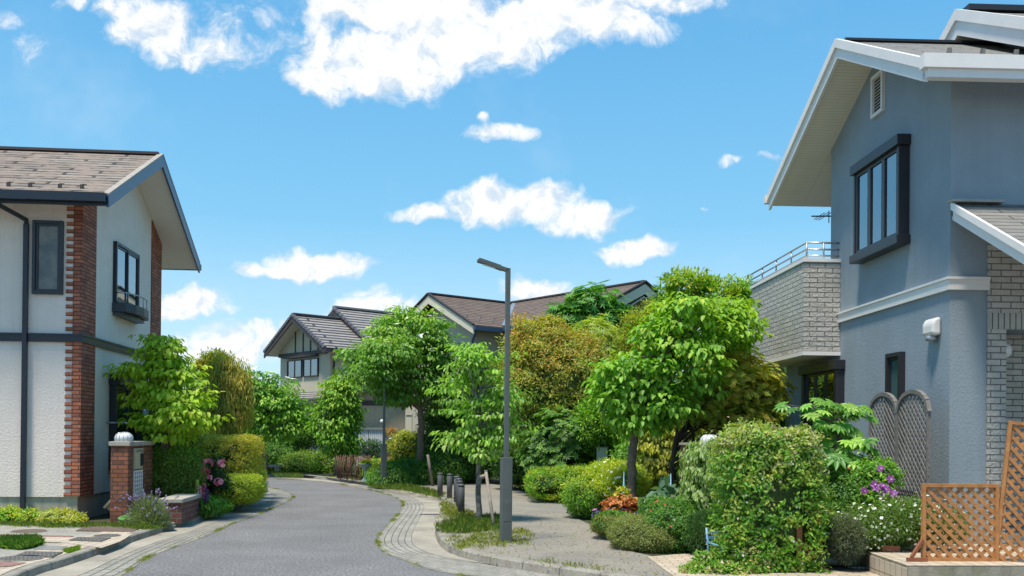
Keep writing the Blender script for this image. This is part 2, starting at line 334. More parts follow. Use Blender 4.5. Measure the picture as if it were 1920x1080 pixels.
def foliage(parent, ells, L, W, cols, dens=2.2, p=2, yaw=0., rc=.25, flat=.6, nl=22, mode='out', seed=1, shell=(.74, 1.03), inner=.15,
            name='crown', m=None, shape='o', top=None, topw=(.3, .9), cap=42000, jit=.22, zmin=None, lowcut=0., rough=.11):
    """ells: (centre, radii) in world space; returns clump centres and their outward directions"""
    rg = np.random.default_rng(seed); A = [area(e[1]) for e in ells]; N = int(min(cap, dens*sum(A)/(L*W*.62)))
    nc = max(6, N//nl); ei = rg.choice(len(ells), nc, p=np.array(A)/sum(A))
    C = np.array([tuple(e[0]) for e in ells]); Rr = np.array([e[1] for e in ells]); q = np.zeros((nc, 3))
    for i, e in enumerate(ells):
        k = np.where(ei == i)[0]
        if len(k): q[k] = spts(rg, len(k), p, e[1])
    s = rg.uniform(shell[0], shell[1], nc); ni = int(nc*inner); s[:ni] = rg.uniform(.25, .7, ni); s *= 1+rough*(np.sin(q[:, 0]*4.1+seed)*np.sin(q[:, 1]*3.7+seed*2)+.8*np.sin(q[:, 2]*6.3+q[:, 0]*5+seed))
    cy, sy = math.cos(yaw), math.sin(yaw); Rz = np.array([[cy, sy, 0], [-sy, cy, 0], [0, 0, 1]])
    cc = (q*Rr[ei]*s[:, None]) @ Rz+C[ei]
    nn = unit((np.sign(q)*np.abs(q)**(max(p, 2)-1)/Rr[ei]) @ Rz)
    zlo = (C[:, 2]-Rr[:, 2]).min(); zhi = (C[:, 2]+Rr[:, 2]).max()
    if zmin is None: zmin = zlo-.2
    keep = (cc[:, 2] > zmin)
    if lowcut: keep &= ~((q[:, 2] < -lowcut) & (rg.uniform(size=nc) < .8))
    cc = cc[keep]; nn = nn[keep]; nc = len(cc); ii = np.repeat(np.arange(nc), nl); n = len(ii)
    of = rg.normal(size=(n, 3))*.5; of /= np.maximum(1, np.linalg.norm(of, axis=1, keepdims=True)); of[:, 2] *= flat; of *= rc
    P = cc[ii]+of; P[:, 2] = np.maximum(P[:, 2], zmin); g = nn[ii]; r = rg.normal(size=(n, 3)); up = np.array([[0, 0, 1.]])
    h = of.copy(); h[:, 2] = 0; h = unit(h+r*.01)
    if mode == 'out': D = g*.7+r*.55+up*.05; U = g*.5+up*.9+r*.35
    elif mode == 'droop': D = h*.65+g*.3+r*.25-up*.62; U = up*.9+h*.6+g*.4+r*.2
    elif mode == 'hang': D = r*.28-up*.9+g*.35; U = g+r*.5
    elif mode == 'layer': D = h+g*.4+r*.25-up*.2; U = up+r*.28
    elif mode == 'hedge': D = g*.35+r*.7+up*.15; U = g*1.2+up*.45+r*.45
    else:
        k = 8; m0 = n//k*k; Pw = P[:m0:k]; gw = unit(g[:m0:k]*.8+up*.7+r[:m0:k]*.2)
        ref = unit(np.cross(gw, rg.normal(size=gw.shape))); rf2 = np.cross(gw, ref); an = np.arange(k)*2*math.pi/k
        D = (ref[:, None]*np.cos(an)[None, :, None]+rf2[:, None]*np.sin(an)[None, :, None]+gw[:, None]*.25).reshape(-1, 3)
        U = np.repeat(gw, k, 0); P = np.repeat(Pw, k, 0); ii = np.repeat(ii[:m0:k], k); n = m0; r = r[:n]
    cols = np.array(cols, float); ca, cb2 = rg.integers(len(cols), size=nc), rg.integers(len(cols), size=n)
    t = rg.uniform(0, .45, n)[:, None]; col = cols[ca][ii]*(1-t)+cols[cb2]*t
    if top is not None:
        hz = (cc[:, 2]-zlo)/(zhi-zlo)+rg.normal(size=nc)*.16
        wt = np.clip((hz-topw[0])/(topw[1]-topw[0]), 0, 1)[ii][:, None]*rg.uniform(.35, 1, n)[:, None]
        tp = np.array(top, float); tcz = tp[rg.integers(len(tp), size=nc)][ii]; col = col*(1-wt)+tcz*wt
    col = col*rg.uniform(1-jit, 1+jit, (n, 1))*rg.uniform(.93, 1.07, (n, 3))
    sz = rg.uniform(.7, 1.2, n)
    base = np.array(tuple(parent.location)) if parent else 0
    leafmesh(name, P-base, D, U, L*sz, W*sz, col, m or LEAF, parent, shape)
    return cc, nn
def flowers(parent, P, Nn, size, cols, k=5, seed=3, name='flowers', tilt=.25, wf=.7, m=None):
    if len(P) <= 40 and name in ('flowers', 'purple_flowers'):
        for i in range(len(P)): flowers(parent, P[i:i+1], np.array(Nn)[i:i+1], size, cols, k, seed*50+i, 'flower', tilt, wf, m)
        return
    rg = np.random.default_rng(seed); P = np.array(P, float); Nn = unit(np.array(Nn, float)+rg.normal(size=P.shape)*.25); n = len(P)
    ref = unit(np.cross(Nn, rg.normal(size=P.shape))); r2 = np.cross(Nn, ref); an = np.arange(k)*2*math.pi/k
    D = (ref[:, None]*np.cos(an)[None, :, None]+r2[:, None]*np.sin(an)[None, :, None]+Nn[:, None]*tilt).reshape(-1, 3)
    cols = np.array(cols, float); c = np.repeat(cols[rg.integers(len(cols), size=n)]*rg.uniform(.85, 1.1, (n, 1)), k, 0)
    sz = np.repeat(rg.uniform(.75, 1.15, n)*size, k)
    base = np.array(tuple(parent.location))
    o = leafmesh(name, np.repeat(P, k, 0)-base, D, np.repeat(Nn, k, 0), sz, sz*wf, c, m or PETAL, parent, 'o', .1, .1)
    if n > 40: o['kind'] = 'stuff'
    return o
def scatter(cc, nn, n, seed, push=.08, zlow=-9, front=True):
    rg = np.random.default_rng(seed); ok = np.where(cc[:, 2] > zlow)[0]; k = rg.choice(ok, min(n, len(ok)), replace=False)
    return cc[k]+nn[k]*push+rg.normal(size=(len(k), 3))*.04, nn[k]
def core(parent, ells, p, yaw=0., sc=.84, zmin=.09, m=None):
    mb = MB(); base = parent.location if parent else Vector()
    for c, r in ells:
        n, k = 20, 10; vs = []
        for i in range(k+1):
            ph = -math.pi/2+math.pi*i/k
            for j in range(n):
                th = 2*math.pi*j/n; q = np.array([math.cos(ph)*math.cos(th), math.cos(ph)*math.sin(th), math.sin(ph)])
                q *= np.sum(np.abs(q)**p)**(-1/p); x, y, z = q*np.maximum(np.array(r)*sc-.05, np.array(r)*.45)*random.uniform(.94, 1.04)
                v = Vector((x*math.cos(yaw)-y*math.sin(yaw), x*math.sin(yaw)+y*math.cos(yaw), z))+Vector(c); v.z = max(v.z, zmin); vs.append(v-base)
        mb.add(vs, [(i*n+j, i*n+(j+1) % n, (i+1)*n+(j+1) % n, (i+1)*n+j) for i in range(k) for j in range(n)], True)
    return mb.build('shaded_filler', m or FILLER, parent)
def pe(px, py, Y, rx, ry, ryd=None, up=0.):
    """ellipsoid from its apparent centre and half sizes (photo pixels) at distance Y, and a real depth in metres"""
    c = at(px, py, Y); s = Y/FOC; return (c+Vector((0, 0, up)), (rx*s, ryd if ryd else rx*s*.95, ry*s))
def limbs(parent, pts, rs, cc, n, seed, m, name='trunk', r_end=.006, start=.35, bend=.12):
    """tapered trunk with curved limbs out to some of the leaf clumps"""
    rd = random.Random(seed); b = parent.location; mb = MB(); P = [Vector(p)-b for p in pts]
    Q = []; Rr = []
    for i in range(len(P)-1):
        for k in range(4):
            t = k/4; v = P[i].lerp(P[i+1], t)+Vector((rd.gauss(0, 1), rd.gauss(0, 1), 0))*rs[0]*.12; Q.append(v); Rr.append(rs[i]*(1-t)+rs[i+1]*t)
    Q.append(P[-1]); Rr.append(rs[-1]); Rr[0] *= 1.35
    mb.tube(Q, Rr, 10)
    idx = rd.sample(range(len(cc)), min(n, len(cc)))
    for i in idx:
        e = Vector(cc[i])-b; cand = [k for k in range(int(len(Q)*start), len(Q)) if Q[k].z < e.z+.1] or [int(len(Q)*start)]
        k = cand[-1] if rd.random() < .5 else rd.choice(cand); s = Q[k]; ln = (e-s).length
        m1 = s.lerp(e, .35)+Vector((rd.gauss(0, 1), rd.gauss(0, 1), .6))*ln*bend*.6; m2 = s.lerp(e, .7)+Vector((rd.gauss(0, 1), rd.gauss(0, 1), .5))*ln*bend*.6
        r0 = min(Rr[k]*.6, .012+ln*.018); mb.tube([s, m1, m2, e], [r0, r0*.7, r0*.45, r_end], 6, False)
    return mb.build(name, m, parent)
def tree(name, label, base, trunk, rs, ells, L, W, cols, nlimb=26, tm=None, cat='tree', group=None, seed=1, fl=None, start=.35, bend=.12, **kw):
    t = thing(name, label, cat, base, 0, group)
    cc, nn = foliage(t, ells, L, W, cols, seed=seed, **kw)
    limbs(t, trunk, rs, cc, nlimb, seed, tm or BARK, start=start, bend=bend)
    if fl:
        n, size, fc, zf = fl; P, Nn = scatter(cc, nn*.3+np.array([[0, 0, 1.]]), n, seed+5, .1, zf); flowers(t, P, Nn, size, fc, 4, seed)
    return t
def shrub(name, label, base, ells, L, W, cols, p=2, yaw=0., cat='shrub', group=None, seed=1, fl=None, corep=True, zmin=.1, sc=.82, **kw):
    t = thing(name, label, cat, base, 0, group); kw.setdefault('mode', 'hedge'); kw.setdefault('rc', .12); kw.setdefault('inner', .0); kw.setdefault('shell', (.86, 1.05)); kw.setdefault('rough', .03 if p > 2 else .06); sc = min(sc, .80); kw['dens'] = kw.get('dens', 2.2)*1.5
    cc, nn = foliage(t, ells, L, W, cols, p=p, yaw=yaw, seed=seed, name='foliage', zmin=zmin, **kw)
    if corep: core(t, ells, p, yaw, sc, zmin)
    for i, f in enumerate(fl or []):
        n, size, fc, k = f[:4]; P, Nn = scatter(cc, nn, n, seed+7+i, f[4] if len(f) > 4 else .05); flowers(t, P, Nn, size, fc, k, seed+i)
    return t
def V3(p, z=None): return Vector((p[0], p[1], p[2] if z is None else z))

# colour sets (leaf pigments)
LIME = [(.36, .50, .035), (.28, .43, .03), (.44, .56, .06)]
BRIGHT = [(.23, .44, .04), (.17, .36, .035), (.30, .49, .06)]
MID = [(.12, .27, .035), (.09, .21, .03), (.17, .33, .05)]
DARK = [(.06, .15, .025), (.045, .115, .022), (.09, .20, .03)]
YELL = [(.42, .44, .045), (.33, .38, .04), (.50, .48, .06)]
GOLD = [(.42, .37, .05), (.34, .34, .05), (.50, .34, .06)]
OLIVE = [(.20, .25, .045), (.15, .20, .04), (.26, .28, .05)]
RUST = [(.48, .27, .06), (.52, .20, .07), (.40, .32, .06)]
# @@SETTING
# ------------------------------------------------------------------ the setting
def smooth(P, n):
    P = [Vector(p) for p in P]; out = []
    for i in range(len(P)-1):
        a = P[max(i-1, 0)]; b = P[i]; c = P[i+1]; d = P[min(i+2, len(P)-1)]
        for k in range(6):
            t = k/6; out.append(.5*((2*b)+(c-a)*t+(2*a-5*b+4*c-d)*t*t+(3*b-a-3*c+d)*t**3))
    out.append(P[-1]); L = [0]
    for i in range(1, len(out)): L.append(L[-1]+(out[i]-out[i-1]).length)
    res = []; j = 0
    for k in range(n):
        s = L[-1]*k/(n-1)
        while j < len(L)-2 and L[j+1] < s: j += 1
        t = (s-L[j])/max(L[j+1]-L[j], 1e-6); res.append(out[j].lerp(out[j+1], min(max(t, 0), 1)))
    return res
def sheet(name, pts, z, m, **kw):
    pts = [Vector((p[0], p[1], z)) for p in pts]; tri = geometry.tessellate_polygon([pts])
    mb = MB(); mb.add(pts, tri); o = mb.build(name, m, None, 0, True)
    if sum(p.normal.z for p in o.data.polygons) < 0: o.data.flip_normals()
    return tag(o, kind='structure', **kw)
def strip(name, A, B, z, m, n=90):
    A, B = smooth(A, n), smooth(B, n); vs = []; L = 0; uv = []
    for i in range(n):
        if i: L += ((A[i]-A[i-1]).length+(B[i]-B[i-1]).length)/2
        wd = (A[i]-B[i]).length; vs += [(A[i].x, A[i].y, z), (B[i].x, B[i].y, z)]; uv += [(L, 0), (L, wd)]
    me = bpy.data.meshes.new(name); me.from_pydata(vs, [], [(2*i, 2*i+1, 2*i+3, 2*i+2) for i in range(n-1)])
    if me.polygons[0].normal.z < 0: me.flip_normals()
    u = me.uv_layers.new(name='UVMap')
    for l in me.loops: u.data[l.index].uv = uv[l.vertex_index]
    me.materials.append(m); return tag(link(bpy.data.objects.new(name, me)), kind='structure')
def sweep(name, line, prof, m, side=1, n=110):
    A = smooth(line, n); vs = []; uv = []; L = 0; k = len(prof)
    for i in range(n):
        d = (A[min(i+1, n-1)]-A[max(i-1, 0)]); d.z = 0; d.normalize(); s = Vector((d.y, -d.x, 0))*side
        if i: L += (A[i]-A[i-1]).length
        acc = 0
        for j, (o, z) in enumerate(prof):
            if j: acc += math.dist(prof[j], prof[j-1])
            vs.append((A[i].x+s.x*o, A[i].y+s.y*o, z)); uv.append((L, acc+.06))
    me = bpy.data.meshes.new(name)
    me.from_pydata(vs, [], [(i*k+j, i*k+j+1, (i+1)*k+j+1, (i+1)*k+j) for i in range(n-1) for j in range(k-1)])
    me.update(); 
    if sum(p.normal.z for p in me.polygons) < 0: me.flip_normals()
    u = me.uv_layers.new(name='UVMap')
    for l in me.loops: u.data[l.index].uv = uv[l.vertex_index]
    me.materials.append(m); return tag(link(bpy.data.objects.new(name, me)), kind='structure')
G = lambda pts, z=0.: [gr(x, y, z) for x, y in pts]
sheet('ground', [(-400, -60), (400, -60), (400, 700), (-400, 700)], -.03, SOIL)
sheet('road', [(-60, -20), (60, -20), (60, 60), (-60, 60)], 0, ASPH)
KR = [Vector((-40, 41.5, 0)), Vector((-20, 38.5, 0))]+G([(490, 891.5), (600, 899), (700, 912), (760, 920), (800, 928), (822, 937), (830, 946), (828, 957), (822, 970), (817, 986), (816, 1003), (823, 1021), (842, 1037),
      (880, 1050), (930, 1061), (985, 1070), (1060, 1082), (1150, 1096), (1300, 1118), (1500, 1145)])
PR = G([(640, 907), (700, 915), (740, 922), (770, 931), (786, 940), (795, 950), (790, 966), (780, 985), (773, 1003), (773, 1018), (789, 1031), (833, 1046), (922, 1059), (996, 1070), (1100, 1086), (1300, 1112)])
AR = G([(640, 909), (690, 918), (725, 927), (748, 936), (756, 944), (752, 956), (740, 973), (722, 992), (710, 1007), (709, 1019), (722, 1036), (760, 1052), (805, 1067), (863, 1079), (950, 1093), (1100, 1112)])
strip('gutter_pavement', KR[2:], G([(490, 894), (600, 903)])+PR, .006, GUT)
strip('paver_edging', PR, AR, .004, PAV)
KL = [Vector((-7.5, 5.5, 0))]+G([(-150, 1150), (64, 1080), (124, 1062), (187, 1040), (244, 1019), (300, 1000.6), (347, 985), (380, 976), (424, 959), (462, 944), (480, 934), (482, 927), (470, 919)])+[Vector((-14, 28.5, 0)), Vector((-40, 31, 0))]
GL = G([(-60, 1150), (135, 1085), (225, 1044), (290, 1018), (345, 1001), (400, 981), (440, 965), (480, 948), (508, 937), (510, 928), (488, 917)])
AL = G([(100, 1150), (228, 1080), (281, 1044), (360, 1015.6), (398, 1000), (438.5, 981.5), (477, 967.6), (514.4, 951.9), (546, 937), (548, 929), (530, 920), (490, 912)])
strip('gutter_pavement', KL[1:-3], GL, .006, GUT)
strip('paver_edging', GL, AL, .004, PAV2)
KP = [(0, -.01), (.015, .085), (.03, .10), (.135, .103), (.15, .09), (.15, .0)]
def rightward(A):   # which side of the line is away from the road
    return 1
sweep('kerb', KR, KP, KERB, -1)
sweep('kerb', KL, KP, KERB, -1)
def offs(line, o, side, n=110):
    A = smooth(line, n); r = []
    for i in range(n):
        d = (A[min(i+1, n-1)]-A[max(i-1, 0)]); d.z = 0; d.normalize(); r.append(A[i]+Vector((d.y, -d.x, 0))*side*o)
    return r
sheet('garden_soil', offs(KR, .14, -1)+[Vector((60, 9, 0)), Vector((60, 140, 0)), Vector((-60, 140, 0)), Vector((-60, 43, 0))], .085, SOIL)
sheet('garden_soil', offs(KL, .14, -1)+[Vector((-60, 31, 0)), Vector((-60, 4, 0))], .085, SOIL)
# footpath on the right: everything between the kerb and the planting
sw = offs(KR, .14, -1)[18:]
sheet('footpath', sw+[Vector((12, 8, 0))]+G([(1640, 1075), (1500, 1060), (1340, 1060), (1240, 1046), (1170, 1030), (1110, 985), (1062, 962), (1066, 935), (1000, 928), (950, 912), (880, 900), (800, 902), (720, 900), (690, 905), (600, 893), (500, 885)], .1), .096, WALK)
sheet('garden_path', G([(1213, 1044), (1500, 1022), (1620, 1028), (1660, 1040), (1720, 1062), (1790, 1130), (1330, 1130)], .1), .102, CRM)
sheet('driveway', offs(KL, .14, -1)[2:58]+G([(330, 985), (210, 985), (150, 985), (0, 983), (-200, 980), (-300, 1150)], .1), .096, GRAVEL)
ip = offs(KL, .15, -1)[4:56]; ip2 = offs(KL, .62, -1)[4:56]
strip('cream_paving', ip, ip2, .101, CRMB)
sheet('cream_paving', G([(-160, 1004), (0, 1005), (130, 1008), (250, 1001), (225, 1016), (190, 1028), (120, 1018), (0, 1014), (-160, 1014)], .1), .105, CRMB)
sheet('pink_paving', G([(-160, 1001.5), (0, 1002.5), (140, 1005.5), (130, 1008), (0, 1005.5), (-160, 1004.5)], .1), .107, PNK)
sheet('pink_paving', G([(-160, 1052), (0, 1054), (50, 1056), (20, 1063), (-160, 1072)], .1), .107, PNK)
# grass and weeds in the joints and round the posts (nobody could count the blades)
def grass(name, P, h, cols, seed, wd=.01, m=None, label=None):
    rg = np.random.default_rng(seed); P = np.array(P, float); n = len(P); D = rg.normal(size=(n, 3))*.45+np.array([[0, 0, 1.]])
    U = rg.normal(size=(n, 3)); cols = np.array(cols); c = cols[rg.integers(len(cols), size=n)]*rg.uniform(.75, 1.25, (n, 1))
    o = leafmesh(name, P, D, U, h*rg.uniform(.4, 1.2, n), wd, c, LEAF, None, 'd', .1, .35)
    return tag(o, label or 'grass and weeds growing in the joints', 'grass', kind='stuff')
rgn = np.random.default_rng(5)
def inpoly(poly, n, z=.1, clump=0, rg=rgn):
    xs = [p[0] for p in poly]; ys = [p[1] for p in poly]; out = []
    def ins(x, y):
        c = False; j = len(poly)-1
        for i in range(len(poly)):
            if (poly[i][1] > y) != (poly[j][1] > y) and x < (poly[j][0]-poly[i][0])*(y-poly[i][1])/(poly[j][1]-poly[i][1])+poly[i][0]: c = not c
            j = i
        return c
    while len(out) < n:
        x, y = rg.uniform(min(xs), max(xs)), rg.uniform(min(ys), max(ys))
        if ins(x, y):
            g0 = gr(x, y, z); m = 1 if not clump else clump
            for k in range(m): out.append((g0.x+rg.normal()*.05*(m > 1), g0.y+rg.normal()*.05*(m > 1), z))
    return out[:n]
GR1 = [(.16, .24, .035), (.22, .27, .05), (.10, .19, .03)]; GRY = [(.36, .33, .08), (.28, .31, .06), (.20, .27, .05)]
grass('grass_patch', inpoly([(824, 985), (850, 975), (938, 968), (942, 990), (925, 1000), (826, 1000)], 4200, clump=20), .10, GR1, 1, label='patch of grass round the young street tree')
grass('grass_patch', inpoly([(835, 1012), (870, 1002), (990, 990), (1000, 1000), (985, 1022), (900, 1028), (850, 1030)], 2600, clump=22), .05, GRY, 2, label='yellowing weeds round the foot of the lamp post')
grass('grass_patch', inpoly([(832, 935), (858, 955), (895, 965), (860, 972), (838, 966), (826, 955)], 1500, clump=14), .08, GRY, 3, label='weeds between the bollards')
grass('grass_patch', inpoly([(690, 912), (770, 912), (830, 928), (820, 934), (760, 921), (700, 915)], 2600, clump=9), .12, GR1, 4, label='rough grass behind the far kerb')
grass('grass_patch', inpoly([(500, 886), (560, 890), (570, 895), (520, 894)], 1800), .1, GR1, 6, label='strip of grass at the far bend')
grass('grass_patch', inpoly([(0, 1016), (70, 1013), (78, 1024), (40, 1031), (0, 1028)], 9000), .10, [(.10, .22, .03), (.16, .28, .04)], 7, .012, label='low green ground cover between the paving strips')
grass('grass_patch', inpoly([(118, 1034), (148, 1026), (150, 1031), (128, 1038)], 1600), .04, [(.22, .34, .02)], 8, label='bright moss beside the metal plate')
def edge(line, n, wdt, h, cols, seed, label, z=.005):
    A = smooth(line, 300); rg = np.random.default_rng(seed); P = []
    dn = np.clip(np.sin(np.arange(300)*.37)+np.sin(np.arange(300)*.11+2)+rg.normal(size=300)*.5, .05, 3); dn /= dn.sum()
    for i in rg.choice(300, n, p=dn): P.append((A[i].x+rg.normal()*wdt, A[i].y+rg.normal()*wdt, z))
    grass('grass_patch', P, h, cols, seed, .007, label=label)
edge(AR, 3800, .025, .025, GRY, 11, 'moss and weeds along the right edge of the asphalt')
edge(AL, 3200, .025, .025, GRY, 12, 'moss and weeds along the left edge of the asphalt')
edge(offs(KR, .2, -1)[40:], 2600, .08, .05, GRY, 13, 'weeds behind the right kerb', .1)
edge(G([(0, 983), (120, 988), (210, 986), (280, 992)], .1), 3500, .10, .07, GR1, 14, 'weeds along the foot of the white house', .1)
# scattered fallen leaves and specks on the paving
rg_ = np.random.default_rng(9); P = np.array(inpoly([(880, 905), (1060, 935), (1100, 985), (1220, 1045), (1240, 1078), (1000, 1062), (880, 1040), (960, 960)], 420, .1, 0))
tag(leafmesh('fallen_leaves', P, rg_.normal(size=P.shape)*[1, 1, .1], np.array([[0, 0, 1.]])+rg_.normal(size=P.shape)*.2, .035, .02,
    np.array([(.25, .22, .06), (.16, .10, .05), (.3, .26, .12)])[rg_.integers(3, size=len(P))], LEAF, None, 'd'), 'small fallen leaves scattered on the footpath', 'leaves', kind='stuff')
# lids and plates in the paving
def lid(name, label, cx, cy, rx, m, cat='manhole cover', z=.108):
    c = gr(cx, cy, .1); r = rx*c.y/FOC; t = thing(name, label, cat, (c.x, c.y, z-.02))
    MB().lathe([(r, 0), (r, .018), (r*.97, .022)], (0, 0, 0), 32, False).build('lid', m, t); MB().lathe([(r*1.08, 0), (r*1.08, .016)], (0, 0, 0), 32, False).build('ring', KERB, t)
lid('manhole_cover', 'round brown cover in the worn concrete below the downpipe', 54, 996, 30, MANB)
lid('manhole_cover', 'round grey cover beside the lavender and cream paving', 200, 1005.5, 23, MANH, z=.115)
lid('manhole_cover', 'round dark cover nearest the left edge of the photo', 38, 1048, 37, MANH, z=.115)
def plate(name, label, quad, m, cat, z=.108, th=.02):
    q = G(quad, .1); c = sum(q, Vector())/4; t = MB().prism([Vector((p.x-c.x, p.y-c.y, 0)) for p in q], (0, 0, th)).build(name, m); t.location = (c.x, c.y, z-th+.003)
    tag(t, label, cat); return t
plate('floor_plate', 'dark brown mat-like plate in front of the brick gate pillar', [(142, 996), (161, 988), (272, 989), (247, 997.5)], MANB, 'plate')
plate('drain_cover', 'dark square drain cover next to the round grey cover', [(129, 1014.5), (146, 1009), (208, 1010), (189, 1017)], MANH, 'drain cover', .114)
plate('metal_plate', 'shiny grey metal plate beside the bright moss', [(64, 1031), (76, 1025), (127, 1026.5), (116, 1032.5)], STEEL, 'plate', .114)
plate('drain_cover', 'dark rectangular cover nearer the left edge beside a round cover', [(28, 1044), (49, 1036), (118, 1037), (98, 1046)], MANH, 'drain cover', .114)
t = thing('storm_drain', 'steel drain grate in the concrete gutter beside the bollards', 'drain', gr(807, 964, .012), 0)
for k in range(9): MB().bar((-.17+.043*k, -.09, 0), (-.17+.043*k, .09, 0), .012, .012).build('bar', STEEL, t)
MB().box(-.2, .2, -.11, .11, -.02, -.004).build('frame', BLACK, t)

# ------------------------------------------------------------------ white house on the left
FL = Fr((-7.138, 15.845), 5.4)
H = thing('white_house', 'white stucco house with red brick corners and navy trim at the left edge', 'house', (FL.o.x, FL.o.y, 0), FL.th)
DEP, APY, SLP = 4.79, 2.5, .489
rt = lambda y: 5.33+SLP*(APY+.65-abs(y-APY))            # top of the roof
ru = lambda y: rt(y)-.15
MB().prism([(0, 0, .48), (0, DEP, .48), (0, DEP, ru(DEP)+.03), (0, APY, ru(APY)+.03), (0, 0, ru(0)+.03)], (-6.5, 0, 0)).build('wall', STW, H)
box('foundation', CONC, H, -6.48, -.03, .03, DEP-.03, 0, .485)
mb = MB()
mb.box(-.124, .022, -.022, .66, .49, 3.04); mb.box(-.124, .022, -.022, .66, 3.16, ru(0)-.0)
z = .49
while z < ru(0)-.07:
    if not (2.98 < z < 3.14): mb.box(-.234, -.1245, -.0215, .01, z, z+.062)
    z += .124
q1 = mb.build('brick_corner', BRK, H)
MB().box(-.1, .022, 4.08, DEP+.022, .49, 3.04).prism([(-.1, 4.08, 3.16), (-.1, DEP+.022, 3.16), (-.1, DEP+.022, ru(DEP+.022)), (-.1, 4.08, ru(4.08))], (.122, 0, 0)).build('brick_corner', BRK, H)
mb = MB(); mb.box(-6.5, .05, -.05, .0, 3.03, 3.165).box(0, .05, .0, DEP+.03, 3.03, 3.165).box(-6.5, .062, -.062, 0, 3.135, 3.168).box(0, .062, .0, DEP+.03, 3.135, 3.168); mb.build('band', NAVY, H)
# roof: two slopes
def slope(mb, x0, x1, y0, z0, y1, z1, th):
    return mb.prism([(x0, y0, z0), (x1, y0, z0), (x1, y1, z1), (x0, y1, z1)], (0, 0, -th))
mb = MB(); slope(mb, -6.5, .58, -.65, rt(-.65), APY, rt(APY), .06); slope(mb, -6.5, .58, 2*APY+.65, rt(-.65), APY+.001, rt(APY), .06); RF = mb.build('roof', SLATE, H)
mb = MB(); slope(mb, -6.5, .6, -.62, rt(-.62)-.075, APY, rt(APY)-.075, .07); slope(mb, -6.5, .6, 5.62, rt(-.62)-.075, APY+.001, rt(APY)-.075, .07); mb.build('soffit', SOFFL, H)
MB().bar((-6.5, APY, rt(APY)+.02), (.56, APY, rt(APY)+.02), .16, .05).build('ridge_cap', BROWN, RF)
for (ya, yb) in ((-.66, APY), (5.66, APY+.001)):
    MB().prism([(.6, ya, rt(-.65)+.01), (.6, yb, rt(APY)+.01), (.6, yb, rt(APY)-.22), (.6, ya, rt(-.65)-.20)], (.035, 0, 0)).build('bargeboard', BLUETRIM, H)
mb = MB()
for (ya, yb) in ((-.66, APY), (5.66, APY)):
    mb.prism([(.54, ya, rt(-.65)+.03), (.54, yb, rt(APY)+.03), (.54, yb, rt(APY)+.005), (.54, ya, rt(-.65)+.005)], (.10, 0, 0))
mb.build('verge_flashing', TAN, H)
GT = MB().box(-6.5, .60, -.78, -.66, 5.20, 5.34).box(-6.5, .62, -.66, -.6, 5.16, 5.30).build('gutter', NAVY, H)
MB().box(-6.5, .64, 5.66, 5.78, 5.20, 5.33).build('gutter', NAVY, H)
mb = MB(); mb.box(-.89, -.82, -.10, -.03, .30, 4.95).tube([(-.855, -.065, 4.93), (-.855, -.07, 5.02), (-1.06, -.60, 5.13), (-1.08, -.70, 5.22)], .04, 8); mb.build('downpipe', NAVY, H)
for (sx, sy) in ((26, 338), (66, 341), (121, 338), (162, 343)):
    p = FL.px(sx, sy, y=-.1); MB().bar((p.x, -.3, rt(-.3)+.0), (p.x, -.3, rt(-.3)+.07), .02, .06).bar((p.x, -.3, rt(-.3)+.07), (p.x+.07, -.3, rt(-.3)+.07), .02, .012).build('snow_guard', BROWN, RF)
# front frosted window
def frame_y(t, x0, x1, z0, z1, y, wf, dep, m, name='frame'):   # frame in a wall facing -y
    mb = MB(); mb.box(x0, x0+wf, y-dep, y, z0, z1).box(x1-wf, x1, y-dep, y, z0, z1).box(x0+wf, x1-wf, y-dep, y, z1-wf, z1).box(x0+wf, x1-wf, y-dep, y, z0, z0+wf)
    return mb.build(name, m, t)
def frame_x(t, y0, y1, z0, z1, x, wf, dep, m, sgn=1, name='frame'):   # frame in a wall facing +-x
    a, b = (x, x+dep*sgn) if sgn > 0 else (x-dep, x); mb = MB()
    mb.box(a, b, y0, y0+wf, z0, z1).box(a, b, y1-wf, y1, z0, z1).box(a, b, y0+wf, y1-wf, z1-wf, z1).box(a, b, y0+wf, y1-wf, z0, z0+wf)
    return mb.build(name, m, t)
W1 = frame_y(H, -.76, -.28, 3.81, 5.02, 0, .05, .07, NAVY, 'window'); frame_y(W1, -.71, -.33, 3.86, 4.97, 0, .035, .045, NAVY, 'sash')
box('pane', FROST, W1, -.68, -.36, -.02, -.003, 3.89, 4.94)
# side window with curtains, sliding sashes, and the small planter balcony
W2 = frame_x(H, 1.62, 3.04, 3.93, 5.03, 0, .05, .07, NAVY, 1, 'window')
frame_x(W2, 1.67, 2.36, 3.98, 4.98, 0, .04, .045, NAVY, 1, 'sash'); frame_x(W2, 2.33, 2.99, 3.98, 4.98, 0, .04, .06, NAVY, 1, 'sash')
box('curtain', CURT, W2, .003, .008, 1.7, 2.3, 4.0, 4.95); box('dark_room_sheet', DARKROOM, W2, .002, .007, 2.3, 2.97, 4.0, 4.95)
box('pane', GLASS, W2, .024, .028, 1.71, 2.34, 4.02, 4.94); box('pane', GLASS, W2, .034, .038, 2.37, 2.95, 4.02, 4.94)
PB = MB().prism([(0, 1.58, 3.74), (.24, 1.62, 3.74), (.33, 1.95, 3.74), (.36, 2.35, 3.74), (.33, 2.75, 3.74), (.24, 3.06, 3.74), (0, 3.1, 3.74)], (0, 0, .17)).build('planter_box', NAVY, H, .01)
MB().prism([(0, 1.62, 3.68), (.18, 1.68, 3.68), (.27, 2.35, 3.68), (.18, 3.0, 3.68), (0, 3.06, 3.68)], (0, 0, .06)).build('bracket', NAVY, PB)
